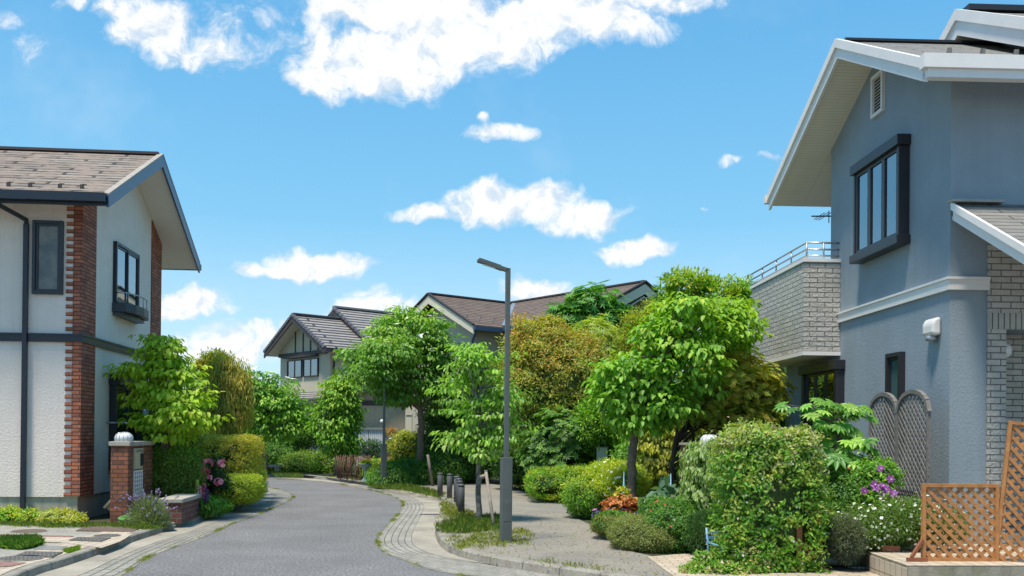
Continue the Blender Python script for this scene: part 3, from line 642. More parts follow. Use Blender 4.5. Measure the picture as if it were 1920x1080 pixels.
MB().tube([(.03, 1.66, 4.10), (.22, 1.70, 4.10), (.31, 2.0, 4.10), (.34, 2.35, 4.10), (.31, 2.7, 4.10), (.22, 3.0, 4.10)], .013, 6).tube([(.22, 1.70, 3.9), (.22, 1.70, 4.1)], .011, 6).tube([(.34, 2.35, 3.9), (.34, 2.35, 4.1)], .011, 6).tube([(.22, 3., 3.9), (.22, 3., 4.1)], .011, 6).build('rail', STEEL, PB)
# tall ground-floor window with its shutter box
W3 = frame_x(H, 1.5, 3.2, .85, 2.40, 0, .06, .12, NAVY, 1, 'window'); MB().box(0, .2, 1.45, 3.25, 2.40, 2.62).build('shutter_box', NAVY, W3, .01)
frame_x(W3, 1.56, 2.38, .91, 2.36, 0, .045, .06, NAVY, 1, 'sash'); frame_x(W3, 2.36, 3.14, .91, 2.36, 0, .045, .08, NAVY, 1, 'sash')
box('dark_room_sheet', DARKROOM, W3, .002, .007, 1.6, 3.1, .95, 2.32); box('pane', GLASS, W3, .05, .054, 1.6, 3.1, .95, 2.32)
MB().tube([(.02, 1.3, 1.72), (.2, 1.3, 1.72), (.2, 3.3, 1.72)], .018, 6).build('guard_bar', STEEL, W3)
MB().tube([(.07, 3.45, .4), (.07, 3.45, 3.0)], .035, 8).build('white_downpipe', WHITE, H)

# ------------------------------------------------------------------ blue house on the right
FR = Fr((5.285, 11.6), 2.2)
B = thing('blue_house', 'blue grey stucco house with white bargeboards filling the right edge', 'house', (FR.o.x, FR.o.y, 0), FR.th)
AY, AZ, SR, YN, YF = 2.12, 7.24, .455, -.55, 5.27
rt2 = lambda y: AZ-(.492 if y < AY else .455)*abs(y-AY)
mb = MB(); UD = 3.92; u = lambda y: rt2(y)-.2+.03
mb.prism([(0, 0, 2.9), (0, UD, 2.9), (0, UD, u(UD)), (0, AY, u(AY)), (0, 0, u(0))], (6, 0, 0)); mb.box(0, .47, 0, 6.1, 0, 2.9).box(.47, 6, .7, 6.1, 0, 2.9); mb.build('wall', STB, B)
box('foundation', CONC, B, -.012, 6, -.012, 6.09, 0, .42)
mb = MB()
slope(mb, -.55, 6, YN, rt2(YN), AY, rt2(AY), .05); slope(mb, -.55, 6, YF, rt2(YF), AY+.001, rt2(AY), .05); RB = mb.build('roof', SLATE2, B)
mb = MB(); slope(mb, -.56, 6, YN+.03, rt2(YN+.03)-.15, AY, rt2(AY)-.15, .05); slope(mb, -.56, 6, YF-.03, rt2(YF-.03)-.15, AY+.001, rt2(AY)-.15, .05); mb.build('soffit', SOFF, B)
def barge(mb, x, ya, za, yb, zb, h, t=.04, step=True):
    mb.prism([(x, ya, za+.02), (x, yb, zb+.02), (x, yb, zb-h), (x, ya, za-h)], (-t, 0, 0))
    if step: mb.prism([(x, ya, za+.04), (x, yb, zb+.04), (x, yb, zb-h*.36), (x, ya, za-h*.36)], (-t-.035, 0, 0))
for (ya, yb) in ((YN-.02, AY), (YF+.02, AY+.001)): mb = MB(); barge(mb, -.56, ya, rt2(ya), yb, rt2(AY), .24); mb.build('bargeboard', WHITE, B)
MB().box(-.66, 6, YN-.14, YN-.02, rt2(YN)-.12, rt2(YN)+.04).box(-.6, 6, YN-.10, YN+.02, rt2(YN)-.22, rt2(YN)-.121).build('gutter', WHITE, B)
MB().box(-.66, 6, YF+.02, YF+.14, rt2(YF)-.12, rt2(YF)+.02).build('gutter', WHITE, B)
MB().bar((-.5, AY, rt2(AY)+.02), (6, AY, rt2(AY)+.02), .12, .035).build('ridge_cap', BLACK, RB)
for k in range(7):
    x = .05+.42*k; y = .15; MB().bar((x, y, rt2(y)), (x, y, rt2(y)+.10), .03, .05).bar((x, y, rt2(y)+.1), (x, y+.08, rt2(y)+.02), .03, .02).build('snow_guard', GREYW, RB)
# upper roof set back
X2, A2, Z2, S2 = 1.2, 2.14, 7.72, .5; r2 = lambda y: Z2-S2*abs(y-A2)
mb = MB(); slope(mb, X2+.02, 6, -.4, r2(-.4), A2, Z2, .05); slope(mb, X2+.02, 6, 4.7, r2(4.7), A2+.001, Z2, .05); R2 = mb.build('upper_roof', SLATE2, B)
mb = MB(); slope(mb, X2+.02, 6, -.38, r2(-.38)-.24, A2, Z2-.24, .05); slope(mb, X2+.02, 6, 4.68, r2(4.68)-.24, A2+.001, Z2-.24, .05); mb.build('soffit', SOFF, B)
for (ya, yb) in ((-.42, A2), (4.7, A2+.001)): mb = MB(); barge(mb, X2, ya, r2(ya), yb, Z2, .34); mb.build('bargeboard', WHITE, B)
MB().bar((X2+.08, A2, Z2+.04), (6, A2, Z2+.04), .2, .08).build('ridge_cap', BLACK, R2)
MB().prism([(X2+.62, 0, 6.1), (X2+.62, 4.2, 6.1), (X2+.62, 4.2, r2(4.2)-.26), (X2+.62, A2, Z2-.26), (X2+.62, 0, r2(0)-.26)], (3, 0, 0)).build('upper_wall', STB, B)
# louvred gable vent
V = frame_x(B, 1.88, 2.27, 6.18, 6.78, 0, .045, .05, WHITE, -1, 'gable_vent'); mb = MB()
for k in range(11): mb.bar((-.022, 1.93, 6.25+.046*k), (-.022, 2.22, 6.25+.046*k), .03, .006, (-.7, 0, 1))
mb.build('slats', WHITE, V); box('back', BLACK, V, -.006, -.001, 1.92, 2.23, 6.2, 6.76)
# band
MB().box(-.04, .0, .0, UD-.1, 3.375, 3.50).box(-.04, .47, -.04, 0, 3.375, 3.50).box(-.06, .0, 0, UD-.1, 3.50, 3.53).box(-.06, .47, -.06, 0, 3.50, 3.53).build('band', WHITE, B)
# projecting box window upstairs
BW = MB(); BW.box(-.15, 0, 1.1, 1.16, 4.27, 5.46).box(-.15, 0, 2.57, 2.63, 4.27, 5.46).box(-.19, 0, 1.06, 2.67, 5.46, 5.60).box(-.19, 0, 1.06, 2.67, 4.15, 4.27); W4 = BW.build('box_window', BLACK, B, .006)
box('curtain', CURT, W4, -.06, -.055, 1.17, 1.70, 4.3, 5.44); box('curtain', CURT, W4, -.0605, -.0555, 1.78, 2.5, 4.3, 5.44); box('dark_room_sheet', DARKROOM, W4, -.03, -.02, 1.16, 2.57, 4.28, 5.45)
for k in range(3):
    y0 = 1.16+.47*k; s = frame_x(W4, y0, y0+.47, 4.27, 5.46, -.09, .05, .045, BLACK, -1, 'sash'); box('pane', GLASS, s, -.115, -.111, y0+.05, y0+.42, 4.32, 5.41)
# ground-floor door window under the balcony
W5 = MB().box(-.13, 0, 3.30, 3.42, .3, 2.63).box(-.13, 0, 4.83, 4.92, .3, 2.63).box(-.17, 0, 3.27, 4.96, 2.63, 2.78).build('tall_window', BLACK, B, .006)
box('dark_room_sheet', DARKROOM, W5, -.02, -.01, 3.42, 4.83, .3, 2.62); 
for k in range(3):
    y0 = 3.42+.47*k; s = frame_x(W5, y0, y0+.47, .3, 2.63, -.05, .045, .04, BLACK, -1, 'sash'); box('pane', GLASS, s, -.075, -.071, y0+.045, y0+.425, .35, 2.58)
W6 = frame_x(B, 1.2, 1.65, 1.55, 2.73, 0, .055, .08, BLACK, -1, 'narrow_window'); frame_x(W6, 1.255, 1.595, 1.6, 2.675, 0, .04, .05, BLACK, -1, 'sash')
box('pane', mat('green_frosted_glass', (.05, .11, .11), .25, var=.2), W6, -.03, -.004, 1.29, 1.56, 1.64, 2.64)
# white vent hood
mb = MB(); mb.prism([(-.005, .20, 2.85), (-.10, .20, 2.85), (-.12, .20, 2.89), (-.12, .20, 3.0), (-.085, .20, 3.06), (-.005, .20, 3.08)], (0, .28, 0)); hd = mb.build('vent_hood', WHITE, B, .03)
MB().lathe([(.07, 0), (.07, .06)], (-.06, .34, 2.79), 14).build('duct', STEEL, hd)
# aerial
MB().tube([(.02, 3.95, 5.16), (-.30, 3.98, 5.16)], .012, 5).tube([(-.02, 3.96, 5.05), (-.02, 3.96, 5.25)], .008, 5).tube([(-.08, 3.7, 5.16), (-.08, 4.25, 5.16)], .006, 4).tube([(-.13, 3.7, 5.16), (-.13, 4.25, 5.16)], .006, 4).tube([(-.18, 3.72, 5.16), (-.18, 4.2, 5.16)], .006, 4).build('aerial', BLACK, B)
# balcony
mb = MB(); mb.box(-.58, -.46, 3.5, 6.35, 2.92, 4.33).box(-.46, -.002, 3.5, 3.62, 2.92, 4.33).box(-.46, 2.5, 6.23, 6.35, 2.92, 4.33); BC = mb.build('balcony', GBR, B)
MB().box(-.60, -.44, 3.48, 6.37, 4.33, 4.38).box(-.44, .0, 3.48, 3.64, 4.33, 4.38).build('coping', WHITE, BC); MB().box(-.60, 0, 3.48, 6.37, 2.86, 2.92).build('deck', WHITE, BC)
mb = MB()
for z in (4.44, 4.54, 4.645): mb.tube([(0, 3.56, z), (-.52, 3.56, z), (-.52, 6.6, z)], .016, 6)
for y in (3.56, 4.3, 5.1, 5.9): mb.tube([(-.52, y, 4.37), (-.52, y, 4.64)], .014, 6)
mb.tube([(-.25, 3.56, 4.37), (-.25, 3.56, 4.64)], .014, 6); mb.build('railing', STEEL, BC)
# porch roof and split-tile porch
mb = MB(); PS = lambda y: 4.37+.53*(y+.1)
mb.prism([(.02, -.002, PS(0)), (.02, -1.75, PS(-1.75)), (.02, -1.75, PS(-1.75)-.05), (.02, -.002, PS(0)-.05)], (4, 0, 0)); PR_ = mb.build('porch_roof', SLATE2, B)
mb = MB(); mb.prism([(-.02, -.10, PS(-.1)+.02), (-.02, -1.78, PS(-1.78)+.02), (-.02, -1.78, PS(-1.78)-.17), (-.02, -.10, PS(-.1)-.17)], (.04, 0, 0))
mb.prism([(-.05, -.10, PS(-.1)+.035), (-.05, -1.78, PS(-1.78)+.035), (-.05, -1.78, PS(-1.78)-.05), (-.05, -.10, PS(-.1)-.05)], (.04, 0, 0)); mb.build('bargeboard', WHITE, PR_)
MB().prism([(.02, -.002, PS(0)-.15), (.02, -1.7, PS(-1.7)-.15), (.02, -1.7, PS(-1.7)-.2), (.02, -.002, PS(0)-.2)], (4, 0, 0)).build('soffit', SOFFL, PR_)
MB().box(-.04, .6, -.12, -.003, 4.42, 4.45).build('flashing', TAN, PR_)
mb = MB(); mb.box(.455, .68, -.03, .6, 0, 2.905).box(.455, 3.5, -.03, .2, 3.10, 4.16); mb.build('porch_wall', GBR, B)
MB().box(.68, 3.5, .56, .62, 0, 2.9).build('porch_back_wall', GBR, B); MB().box(.455, 3.5, -.04, .56, 2.905, 3.10).build('lintel', GBR2, B)
g = MB().lathe([(.01, -.10), (.06, -.085), (.09, -.045), (.10, 0), (.09, .045), (.06, .085), (.01, .10)], (.90, .42, 2.69), 20).build('globe_lamp', GLOBE, B)
MB().box(.86, .94, .50, .555, 2.64, 2.74).build('bracket', BLACK, g)
# @@MORE
# ------------------------------------------------------------------ beige house across the bend
FB = Fr((-8.572, 45), 42)
t = thing('beige_house', 'beige house with dark brown timber trim and grey tiled double gable beyond the bend', 'house', (FB.o.x, FB.o.y, 0), FB.th)
D1 = 4.72; A1, Z1, S1 = 2.37, 7.2, .58; g1 = lambda y: Z1-S1*abs(y-A1)
MB().prism([(0, 0, 0), (0, D1, 0), (0, D1, g1(D1)-.2), (0, A1, g1(A1)-.2), (0, 0, g1(0)-.2)], (2.6, 0, 0)).prism([(2.55, -.3, 0), (2.55, 6.3, 0), (2.55, 6.3, 5.6), (2.55, 3.0, 7.6), (2.55, -.3, 5.6)], (7, 0, 0)).build('wall', BEI2, t)
mb = MB(); slope(mb, -.66, 2.6, -.62, g1(-.62), A1, Z1, .1); slope(mb, -.66, 2.6, 5.2, g1(5.2), A1+.001, Z1, .1); RB1 = mb.build('roof', TILE_G, t)
g2 = lambda y: 7.85-.6*abs(y-3.0)
mb = MB(); slope(mb, 2., 10, -1.0, g2(-1.0), 3.0, 7.85, .1); slope(mb, 2., 10, 7.0, g2(7.0), 3.001, 7.85, .1); RB2 = mb.build('roof', TILE_G, t)
MB().bar((-.66, A1, Z1+.05), (2.2, A1, Z1+.05), .22, .12).bar((2., 3, 7.9), (10, 3, 7.9), .22, .12).build('ridge_tiles', TILE_G, RB1)
for (ya, yb, x, gg, A) in ((-.64, A1, -.62, g1, A1), (5.2, A1, -.62, g1, A1), (-1.0, 3.0, 2.03, g2, 3.0), (7., 3.0, 2.03, g2, 3.0)):
    MB().prism([(x, ya, gg(ya)-.1), (x, yb, gg(A)-.1), (x, yb, gg(A)-.34), (x, ya, gg(ya)-.3)], (-.06, 0, 0)).build('bargeboard', BROWN, t)
VT = mat('dark_verge_tile', (.13, .125, .14), .5)
for (ya, x, gg, A) in ((-.64, -.62, g1, A1), (5.2, -.62, g1, A1), (-1.0, 2.03, g2, 3.0)):
    mb = MB()
    for k in range(14):
        f = k/14.; y = ya+(A-ya)*f; y2 = ya+(A-ya)*(f+.064); mb.bar((x-.03, y, gg(y)+.02), (x-.03, y2, gg(y2)+.0), .14, .12)
    mb.build('verge_tiles', VT, RB1)
mb = MB(); slope(mb, -.64, 2.6, -.6, g1(-.6)-.2, A1, Z1-.2, .03); slope(mb, -.64, 2.6, 5.15, g1(5.15)-.2, A1+.001, Z1-.2, .03); slope(mb, 2.05, 2.6, -.9, g2(-.9)-.2, 3, 7.65, .03); slope(mb, 2.05, 2.6, 6.9, g2(6.9)-.2, 3.001, 7.65, .03); mb.build('soffit', SOFFL, t)
MB().box(-.68, 2.6, -.76, -.64, g1(-.62)-.2, g1(-.62)-.06).build('gutter', BROWN, t)
mb = MB(); mb.box(-.1, 0, .1, 4.75, 5.28, 5.46)
for y in (1.05, 1.75, 2.45, 3.2): mb.box(-.04, 0, y-.04, y+.04, 5.46, g1(y)-.22)
mb.build('timber_beam', BROWN, t); MB().box(-.26, -.1, .9, 4.0, 5.18, 5.28).build('shutter_box', BROWN, t)
for (a, b) in ((.97, 2.38), (2.5, 3.93)):
    wv_ = frame_x(t, a, b, 4.22, 5.1, 0, .05, .08, BLACK, -1, 'window'); c = (a+b)/2
    MB().box(-.06, 0, c-.03, c+.03, 4.27, 5.05).build('mullion', BLACK, wv_); box('curtain', CURT, wv_, -.008, -.003, a+.05, c+.2, 4.27, 5.05); box('dark_room_sheet', DARKROOM, wv_, -.007, -.002, c+.2, b-.05, 4.27, 5.05)
    box('pane', GLASS, wv_, -.04, -.036, a+.05, b-.05, 4.27, 5.05)
MB().tube([(.2, -.06, 2.5), (.2, -.06, 5.0), (.3, -.5, 5.3)], .05, 6).build('downpipe', BROWN, t)
mb = MB(); mb.prism([(0, -.6, 3.4), (-1.0, -.6, 3.0), (-1.0, 4.9, 3.0), (0, 4.9, 3.4)], (0, 0, .1)); sk = mb.build('skirt_roof', TILE_G, t); MB().box(-1.06, -.96, -.6, 4.9, 2.86, 3.03).build('fascia', BROWN, sk)
wl = frame_x(t, 3.3, 4.5, .5, 2.2, 0, .06, .06, BLACK, -1, 'window'); box('pane', GLASS, wl, -.03, -.026, 3.36, 4.44, .55, 2.15); box('dark_room_sheet', DARKROOM, wl, -.01, -.003, 3.36, 4.44, .55, 2.15)
# its low front wing
FW = Fr((-6.95, 41), 4)
t = thing('garage_wing', 'low beige wing with brown band and tiled gable behind the far lamp post', 'building', (FW.o.x, FW.o.y, 0), FW.th)
gw = lambda x: 4.35-.62*abs(x-1.85)
MB().prism([(0, 0, 0), (3.9, 0, 0), (3.9, 0, gw(3.9)-.15), (1.85, 0, 4.2), (0, 0, gw(0)-.15)], (0, 5, 0)).build('wall', BEI, t)
mb = MB()
for (xa, xb) in ((-.75, 1.85), (4.6, 1.851)): mb.prism([(xa, -.5, gw(xa)), (xa, 5, gw(xa)), (xb, 5, 4.35), (xb, -.5, 4.35)], (0, 0, -.12))
rf = mb.build('roof', TILE_G, t)
for (xa, xb) in ((-.75, 1.85), (4.6, 1.851)): MB().prism([(xa, -.5, gw(xa)-.05), (xb, -.5, 4.3), (xb, -.5, 4.05), (xa, -.5, gw(xa)-.3)], (0, -.06, 0)).build('bargeboard', BROWN, rf)
box('timber_band', BROWN, t, -.03, 3.93, -.05, 0, 2.72, 2.93)
MB().lathe([(.02, -.1), (.09, -.05), (.1, .0), (.06, .07), (.01, .09)], (1.4, -.14, 2.05), 12).build('security_lamp', GLOBE, t)
t = thing('storage_shed', 'white ribbed metal shed standing against the beige wing', 'shed', at(664, 811, 39.5)[:2]+(0,) if False else (at(691, 811, 39.6).x, 39.6, .09), 4)
MB().box(-.62, .62, 0, .8, 0, 1.58).build('body', RIB, t); MB().box(-.66, .66, -.05, .85, 1.58, 1.68).build('lid', STEEL, t); MB().box(-.01, .01, -.006, 0, .05, 1.55).build('door_gap', BLACK, t)
t = thing('mesh_fence', 'grey wire mesh fence in front of the white shed', 'fence', (at(655, 811, 36).x, 36, .09), 3); mb = MB()
for k in range(22): mb.bar((.09*k, 0, 0), (.09*k, 0, .75), .012, .012)
for k in range(7): mb.bar((0, 0, .1+.1*k), (1.9, 0, .1+.1*k), .012, .012)
mb.build('mesh', POST, t)
# ------------------------------------------------------------------ brown-roofed house behind the trees
FD = Fr((-1.456, 35), 38.8)
t = thing('brown_roof_house', 'pale house with brown slate cross roof rising behind the trees', 'house', (FD.o.x, FD.o.y, 0), FD.th)
ra = lambda y: 6.97-.485*abs(y-2.95)
MB().prism([(.5, .6, 0), (.5, 5.3, 0), (.5, 5.3, ra(5.3)-.25), (.5, 2.95, ra(2.95)-.25), (.5, .6, ra(.6)-.25)], (5, 0, 0)).prism([(2.1, -3.9, 0), (6.5, -3.9, 0), (6.5, -3.9, 5.6), (4.32, -3.9, 6.7), (2.1, -3.9, 5.6)], (0, 8, 0)).build('wall', BEI2, t)
mb = MB(); slope(mb, .03, 4.3, .0, ra(0), 2.95, 6.97, .1); slope(mb, .03, 4.3, 5.9, ra(5.9), 2.951, 6.97, .1)
rb = lambda x: 7.03-.5*abs(x-4.32)
for (xa, xb) in ((1.44, 4.32), (7.2, 4.321)): mb.prism([(xa, -4.45, rb(xa)), (xa, 6, rb(xa)), (xb, 6, rb(4.32)), (xb, -4.45, rb(4.32))], (0, 0, -.1))
rf = mb.build('roof', TILE_B, t)
for (ya, yb) in ((-.02, 2.95), (5.9, 2.951)): MB().prism([(0, ya, ra(ya)-.05), (0, yb, 6.92), (0, yb, 6.6), (0, ya, ra(ya)-.33)], (.05, 0, 0)).build('bargeboard', CREAM, t)
for (xa, xb) in ((1.44, 4.32), (7.2, 4.321)): MB().prism([(xa, -4.47, rb(xa)-.05), (xb, -4.47, 6.95), (xb, -4.47, 6.6), (xa, -4.47, rb(xa)-.38)], (0, .05, 0)).build('bargeboard', CREAM, t)
mb = MB()
for (ya, yb) in ((-.03, 2.95), (5.9, 2.951)): mb.bar((.0, ya, ra(ya)+.02), (.0, yb, 7.0), .1, .05)
for (xa, xb) in ((1.44, 4.32), (7.2, 4.321)): mb.bar((xa, -4.47, rb(xa)+.02), (xb, -4.47, 7.06), .1, .05)
mb.bar((0, 2.95, 7.0), (4.3, 2.95, 7.0), .18, .06).bar((4.32, -4.47, 7.06), (4.32, 6, 7.06), .18, .06); mb.build('edge_flashing', BROWN, rf)
MB().bar((4.2, 2.85, 6.98), (1.47, .03, 5.61), .16, .04).build('valley_flashing', STEEL, rf)
MB().box(.0, 1.4, -.12, 0, ra(0)-.2, ra(0)-.06).box(1.3, 1.42, -4.4, -.12, 5.40, 5.54).build('gutter', BLUETRIM, t)
MB().tube([(.1, -.06, 5.3), (.35, .5, 5.0), (.55, .52, 3)], .045, 6).build('downpipe', BLUETRIM, t)
for k in range(8):
    x = .3+.32*k; y = .45 if k % 2 else .8; MB().bar((x, y, ra(y)), (x, y, ra(y)+.09), .06, .05).build('snow_guard', STEEL, rf)
MB().box(5.0, 5.5, -3.93, -3.9, 4.6, 5.35).box(5.75, 6.2, -3.93, -3.9, 4.6, 5.35).build('window', BLACK, t)
mb = MB(); mb.prism([(2.1, -3.93, 5.35), (2.1, -4.42, 5.25), (4.32, -4.42, 6.52), (4.32, -3.93, 6.55)], (0, 0, -.04)).prism([(6.6, -3.93, 5.35), (6.6, -4.42, 5.25), (4.321, -4.42, 6.52), (4.321, -3.93, 6.55)], (0, 0, -.04)).build('soffit', SOFFL, t)

# ------------------------------------------------------------------ lamp posts, bollards, stakes
def lamp_post(label, base, h, rz, arm=.42):
    t = thing('street_lamp', label, 'street lamp', base, rz, 'grey street lamps')
    MB().box(-.072, .072, -.072, .072, 0, 1.16).prism([(-.072, -.072, 1.16), (.072, -.072, 1.16), (.072, .072, 1.16), (-.072, .072, 1.16)], (0, 0, .012)).build('base_shaft', POST, t, .006)
    MB().box(-.05, .05, -.0755, -.0715, .30, .58).build('hatch', POST, t, .002); MB().lathe([(.006, 0), (.006, .006)], (0, -.078, .55), 6).build('bolt', STEEL, t); MB().box(-.085, .085, -.085, .085, -.01, .015).build('base_flange', POST, t)
    MB().box(-.031, .031, -.031, .031, 1.17, h).build('pole', POST, t, .004)
    MB().bar((-.0, 0, h-.03), (-arm*.25, 0, h+.0), .062, .055).build('arm', POST, t, .004)
    hd = MB().prism([(-arm*.2, -.045, h-.04), (-arm*.25, -.045, h+.035), (-arm*.97, -.045, h+.12), (-arm*1.03, -.045, h+.095), (-arm*1.02, -.045, h+.06), (-arm*.85, -.045, h+.045)], (0, .09, 0)).build('lamp_head', POST, t, .006)
    MB().prism([(-arm*.45, -.03, h-.002), (-arm*.84, -.03, h+.04), (-arm*.84, -.03, h+.032), (-arm*.45, -.03, h-.01)], (0, .06, 0)).build('lens', LAMPG, hd)
    return t
b0 = gr(948, 1016, .1); LP1 = lamp_post('grey green steel street lamp in the foreground beside the young tree', (b0.x, b0.y, .09), at(952, 503, b0.y).z-.09, 14); LP1.rotation_euler = (0, math.radians(0), math.radians(14))
b0 = gr(719, 911, .1); lamp_post('far slim street lamp in front of the beige wing', (b0.x, b0.y, .09), 3.75, 20)
b = thing('bollard', 'nearest dark metal bollard of the row beside the kerb', 'bollard', gr(864.5, 965, .1), 0, 'bollards along the kerb')
MB().lathe([(.063, 0), (.063, .50), (.058, .505), (.058, .515), (.064, .52), (.064, .545), (.055, .555), (.02, .56)], n=24).build('post', BOLL, b); MB().lathe([(.0585, 0), (.0585, .010)], (0, 0, .505), 24).build('groove', BLACK, b)
for (x, y, lb) in ((861.5, 955, 'second nearest bollard, just behind the nearest one'), (860, 947.5, 'third nearest bollard, mostly hidden by the two before it'), (856, 941, 'middle bollard of the row, third from the far end'),
                   (842.8, 934, 'second bollard from the far end of the row'), (825, 931.5, 'farthest bollard, standing apart at the left end of the row')):
    c = copytree(b); c.location = gr(x, y, .1); c['label'] = lb
# ------------------------------------------------------------------ brick gate pillar with letter box (left)
o = gr(239, 981, .1); FP = Fr(o, 5.4)
t = thing('gate_pillar', 'red brick gate pillar with letter box and round lamp beside the lavender', 'gate pillar', (o.x, o.y, .08), 5.4)
MB().box(-.27, 0, 0, 1.40, 0, 1.255).build('brickwork', BRK2, t); MB().box(-.30, .03, -.03, 1.44, 1.255, 1.325).build('coping', CONC, t, .008)
lb = MB().box(0, .025, .28, .74, .87, 1.21).build('letter_box', PLAST, t); MB().box(.025, .032, .32, .70, 1.15, 1.19).build('slot', STEEL, lb); MB().box(.025, .04, .58, .72, .92, 1.12).build('name_plate', NAVY, lb)
mb = MB()
for k in range(5): mb.box(.0, .02, .28+.11*k, .31+.11*k, .42, .85)
for k in range(7): mb.box(.0, .022, .28, .75, .42+.068*k, .437+.068*k)
mb.build('grille', WHITE, t); box('painted_recess', BLACK, t, -.001, .004, .3, .73, .03, .84)  # flat black sheet stands in for the shaded hollow behind the openwork
mb = MB()
for k in range(3): mb.box(.0, .018, .28+.2*k, .35+.2*k, .03, .42)
for k in range(3): mb.box(.0, .019, .28, .75, .03+.17*k, .075+.17*k)
mb.build('block_screen', TERRA, t)
def dome(parent, cx, cy, z, r, h=.14):
    g = MB().lathe([(r*.98, 0), (r, h*.45), (r*.88, h*.7), (r*.6, h*.9), (r*.2, h), (.01, h)], (cx, cy, z), 24).build('dome_lamp', LAMPG, parent)
    mb = MB()
    for k in range(14):
        a = 2*math.pi*k/14; mb.tube([(cx+r*1.02*math.cos(a), cy+r*1.02*math.sin(a), z), (cx+r*1.03*math.cos(a), cy+r*1.03*math.sin(a), z+h*.45), (cx+r*.9*math.cos(a), cy+r*.9*math.sin(a), z+h*.72), (cx+r*.6*math.cos(a), cy+r*.6*math.sin(a), z+h*.93), (cx, cy, z+h*1.03)], .004, 4, False)
    mb.build('wire_cage', STEEL, g)
dome(t, -.13, .2, 1.325, .14, .15)
t = thing('plastic_grate', 'beige plastic grate leaning behind the brick gate pillar', 'grate', gr(212, 972, .1), 5)
mb = MB(); mb.prism([(-.17, .12, .18), (.03, .12, .0), (.05, .12, .02), (.05, .12, .42)], (0, .03, 0)).bar((-.18, .1, .17), (.05, .1, .43), .05, .04); mb.build('panel', PLAST, t)
# low brick planter wall and edging
o = gr(340, 979, .1); t = thing('planter_wall', 'low dark brick planter wall with stone top beside the lavender', 'low wall', (o.x, o.y, .08), 5.4)
MB().box(-.36, 0, 0, 1.3, 0, .33).build('brickwork', BRK3, t); MB().box(-.38, .025, -.03, 1.33, .33, .40).build('coping', CONC, t, .012)
E1 = G([(376, 963), (400, 957), (430, 950), (455, 943), (474, 934), (480, 926), (476, 918)], .1)
tag(sweep('brick_edging', E1, [(-.02, .09), (.0, .19), (.03, .205), (.16, .205), (.18, .09)], BRK3, -1), 'low curved red brick edging below the yellow hedge', 'edging'); bpy.data.objects['brick_edging']['kind'] = ''
del bpy.data.objects['brick_edging']['kind']
# ------------------------------------------------------------------ far street details
t = thing('wattle_fence', 'brown woven twig fence panel leaning by the stone flower bowl', 'fence', gr(631, 901, .1), 8); rd = random.Random(4); mb = MB()
for k in range(90):
    x = rd.uniform(0, .96); l = rd.uniform(-.16, .22); mb.tube([(x, rd.uniform(-.02, .02), rd.uniform(0, .1)), (x+l*.5, rd.uniform(-.03, .03), .4), (x+l, rd.uniform(-.02, .02), rd.uniform(.66, .80))], .012, 4)
for z in (.12, .4, .66): mb.tube([(-.02, .02, z+.03), (.5, .03, z), (1.02, .02, z-.04)], .012, 4)
mb.build('twigs', mat('red_brown_twig', (.14, .08, .055), .9, var=.3, vs=12), t)
def bowl(label, px, py, sc=1.):
    o = gr(px, py, .1); t = thing('stone_planter', label, 'planter', (o.x, o.y, .09), 0, 'stone flower bowls')
    MB().lathe([(.15*sc, 0), (.15*sc, .03), (.10*sc, .06), (.055*sc, .14), (.05*sc, .36), (.07*sc, .40), (.17*sc, .46), (.20*sc, .53), (.21*sc, .55), (.17*sc, .54)], n=20).build('bowl', TEAL, t)
    c = Vector((o.x, o.y, .66)); cc, nn = foliage(t, [(c, (.17, .17, .07))], .05, .025, MID+YELL, dens=3, rc=.04, nl=8, seed=int(px), name='foliage', zmin=.6)
    P, N_ = scatter(cc, nn, 26, 3, .03); flowers(t, P, N_, .035, [(.8, .8, .8), (.8, .55, .03), (.7, .25, .2)], 5, 3); return t
bowl('green stone pedestal bowl with white and yellow flowers by the twig fence', 685, 903)
bowl('second stone flower bowl half hidden behind the far lamp post', 731, 901)
o = gr(731, 893, .1); t = thing('brick_pillar', 'small red brick pillar carrying the blue plant pot', 'pillar', (o.x, o.y, .08), 10)
MB().box(-.2, .2, 0, .5, 0, 1.05).build('brickwork', BRK3, t); MB().box(-.22, .22, -.02, .52, 1.05, 1.1).build('coping', BRK3, t)
t = thing('potted_bonsai', 'small orange leaved plant in a blue glazed pot on the brick pillar', 'potted plant', (o.x, o.y+.2, 1.18), 0)
MB().lathe([(.10, 0), (.15, .12), (.16, .2), (.14, .2)], n=16).build('pot', CERAM, t); c = Vector((o.x, o.y+.2, 1.62)); foliage(t, [(c, (.26, .2, .14))], .08, .03, RUST, dens=1.0, rc=.06, nl=7, seed=3, name='foliage', shell=(.2, 1))
MB().tube([(0, 0, .18), (.04, 0, .3), (-.02, 0, .45)], [.02, .015, .008], 6).build('stem', BARK, t)
t = thing('white_gatepost', 'white square post on the right of the beige wing', 'post', (at(767, 811, 33).x, 33, .08), 0); MB().box(-.1, .1, -.1, .1, 0, 2.1).build('post', CREAM, t); MB().box(-.12, .12, -.12, .12, 2.1, 2.15).build('cap', CREAM, t)
o = gr(509, 887, .1); t = thing('street_bench', 'low stone bench block under the far left street tree', 'bench', (o.x, o.y, .09), 0); MB().box(-.5, .3, 0, .3, .22, .30).build('seat', CONC, t); MB().box(-.45, -.3, .03, .27, 0, .22).build('leg', CONC, t); MB().box(.1, .25, .03, .27, 0, .22).build('leg', CONC, t)
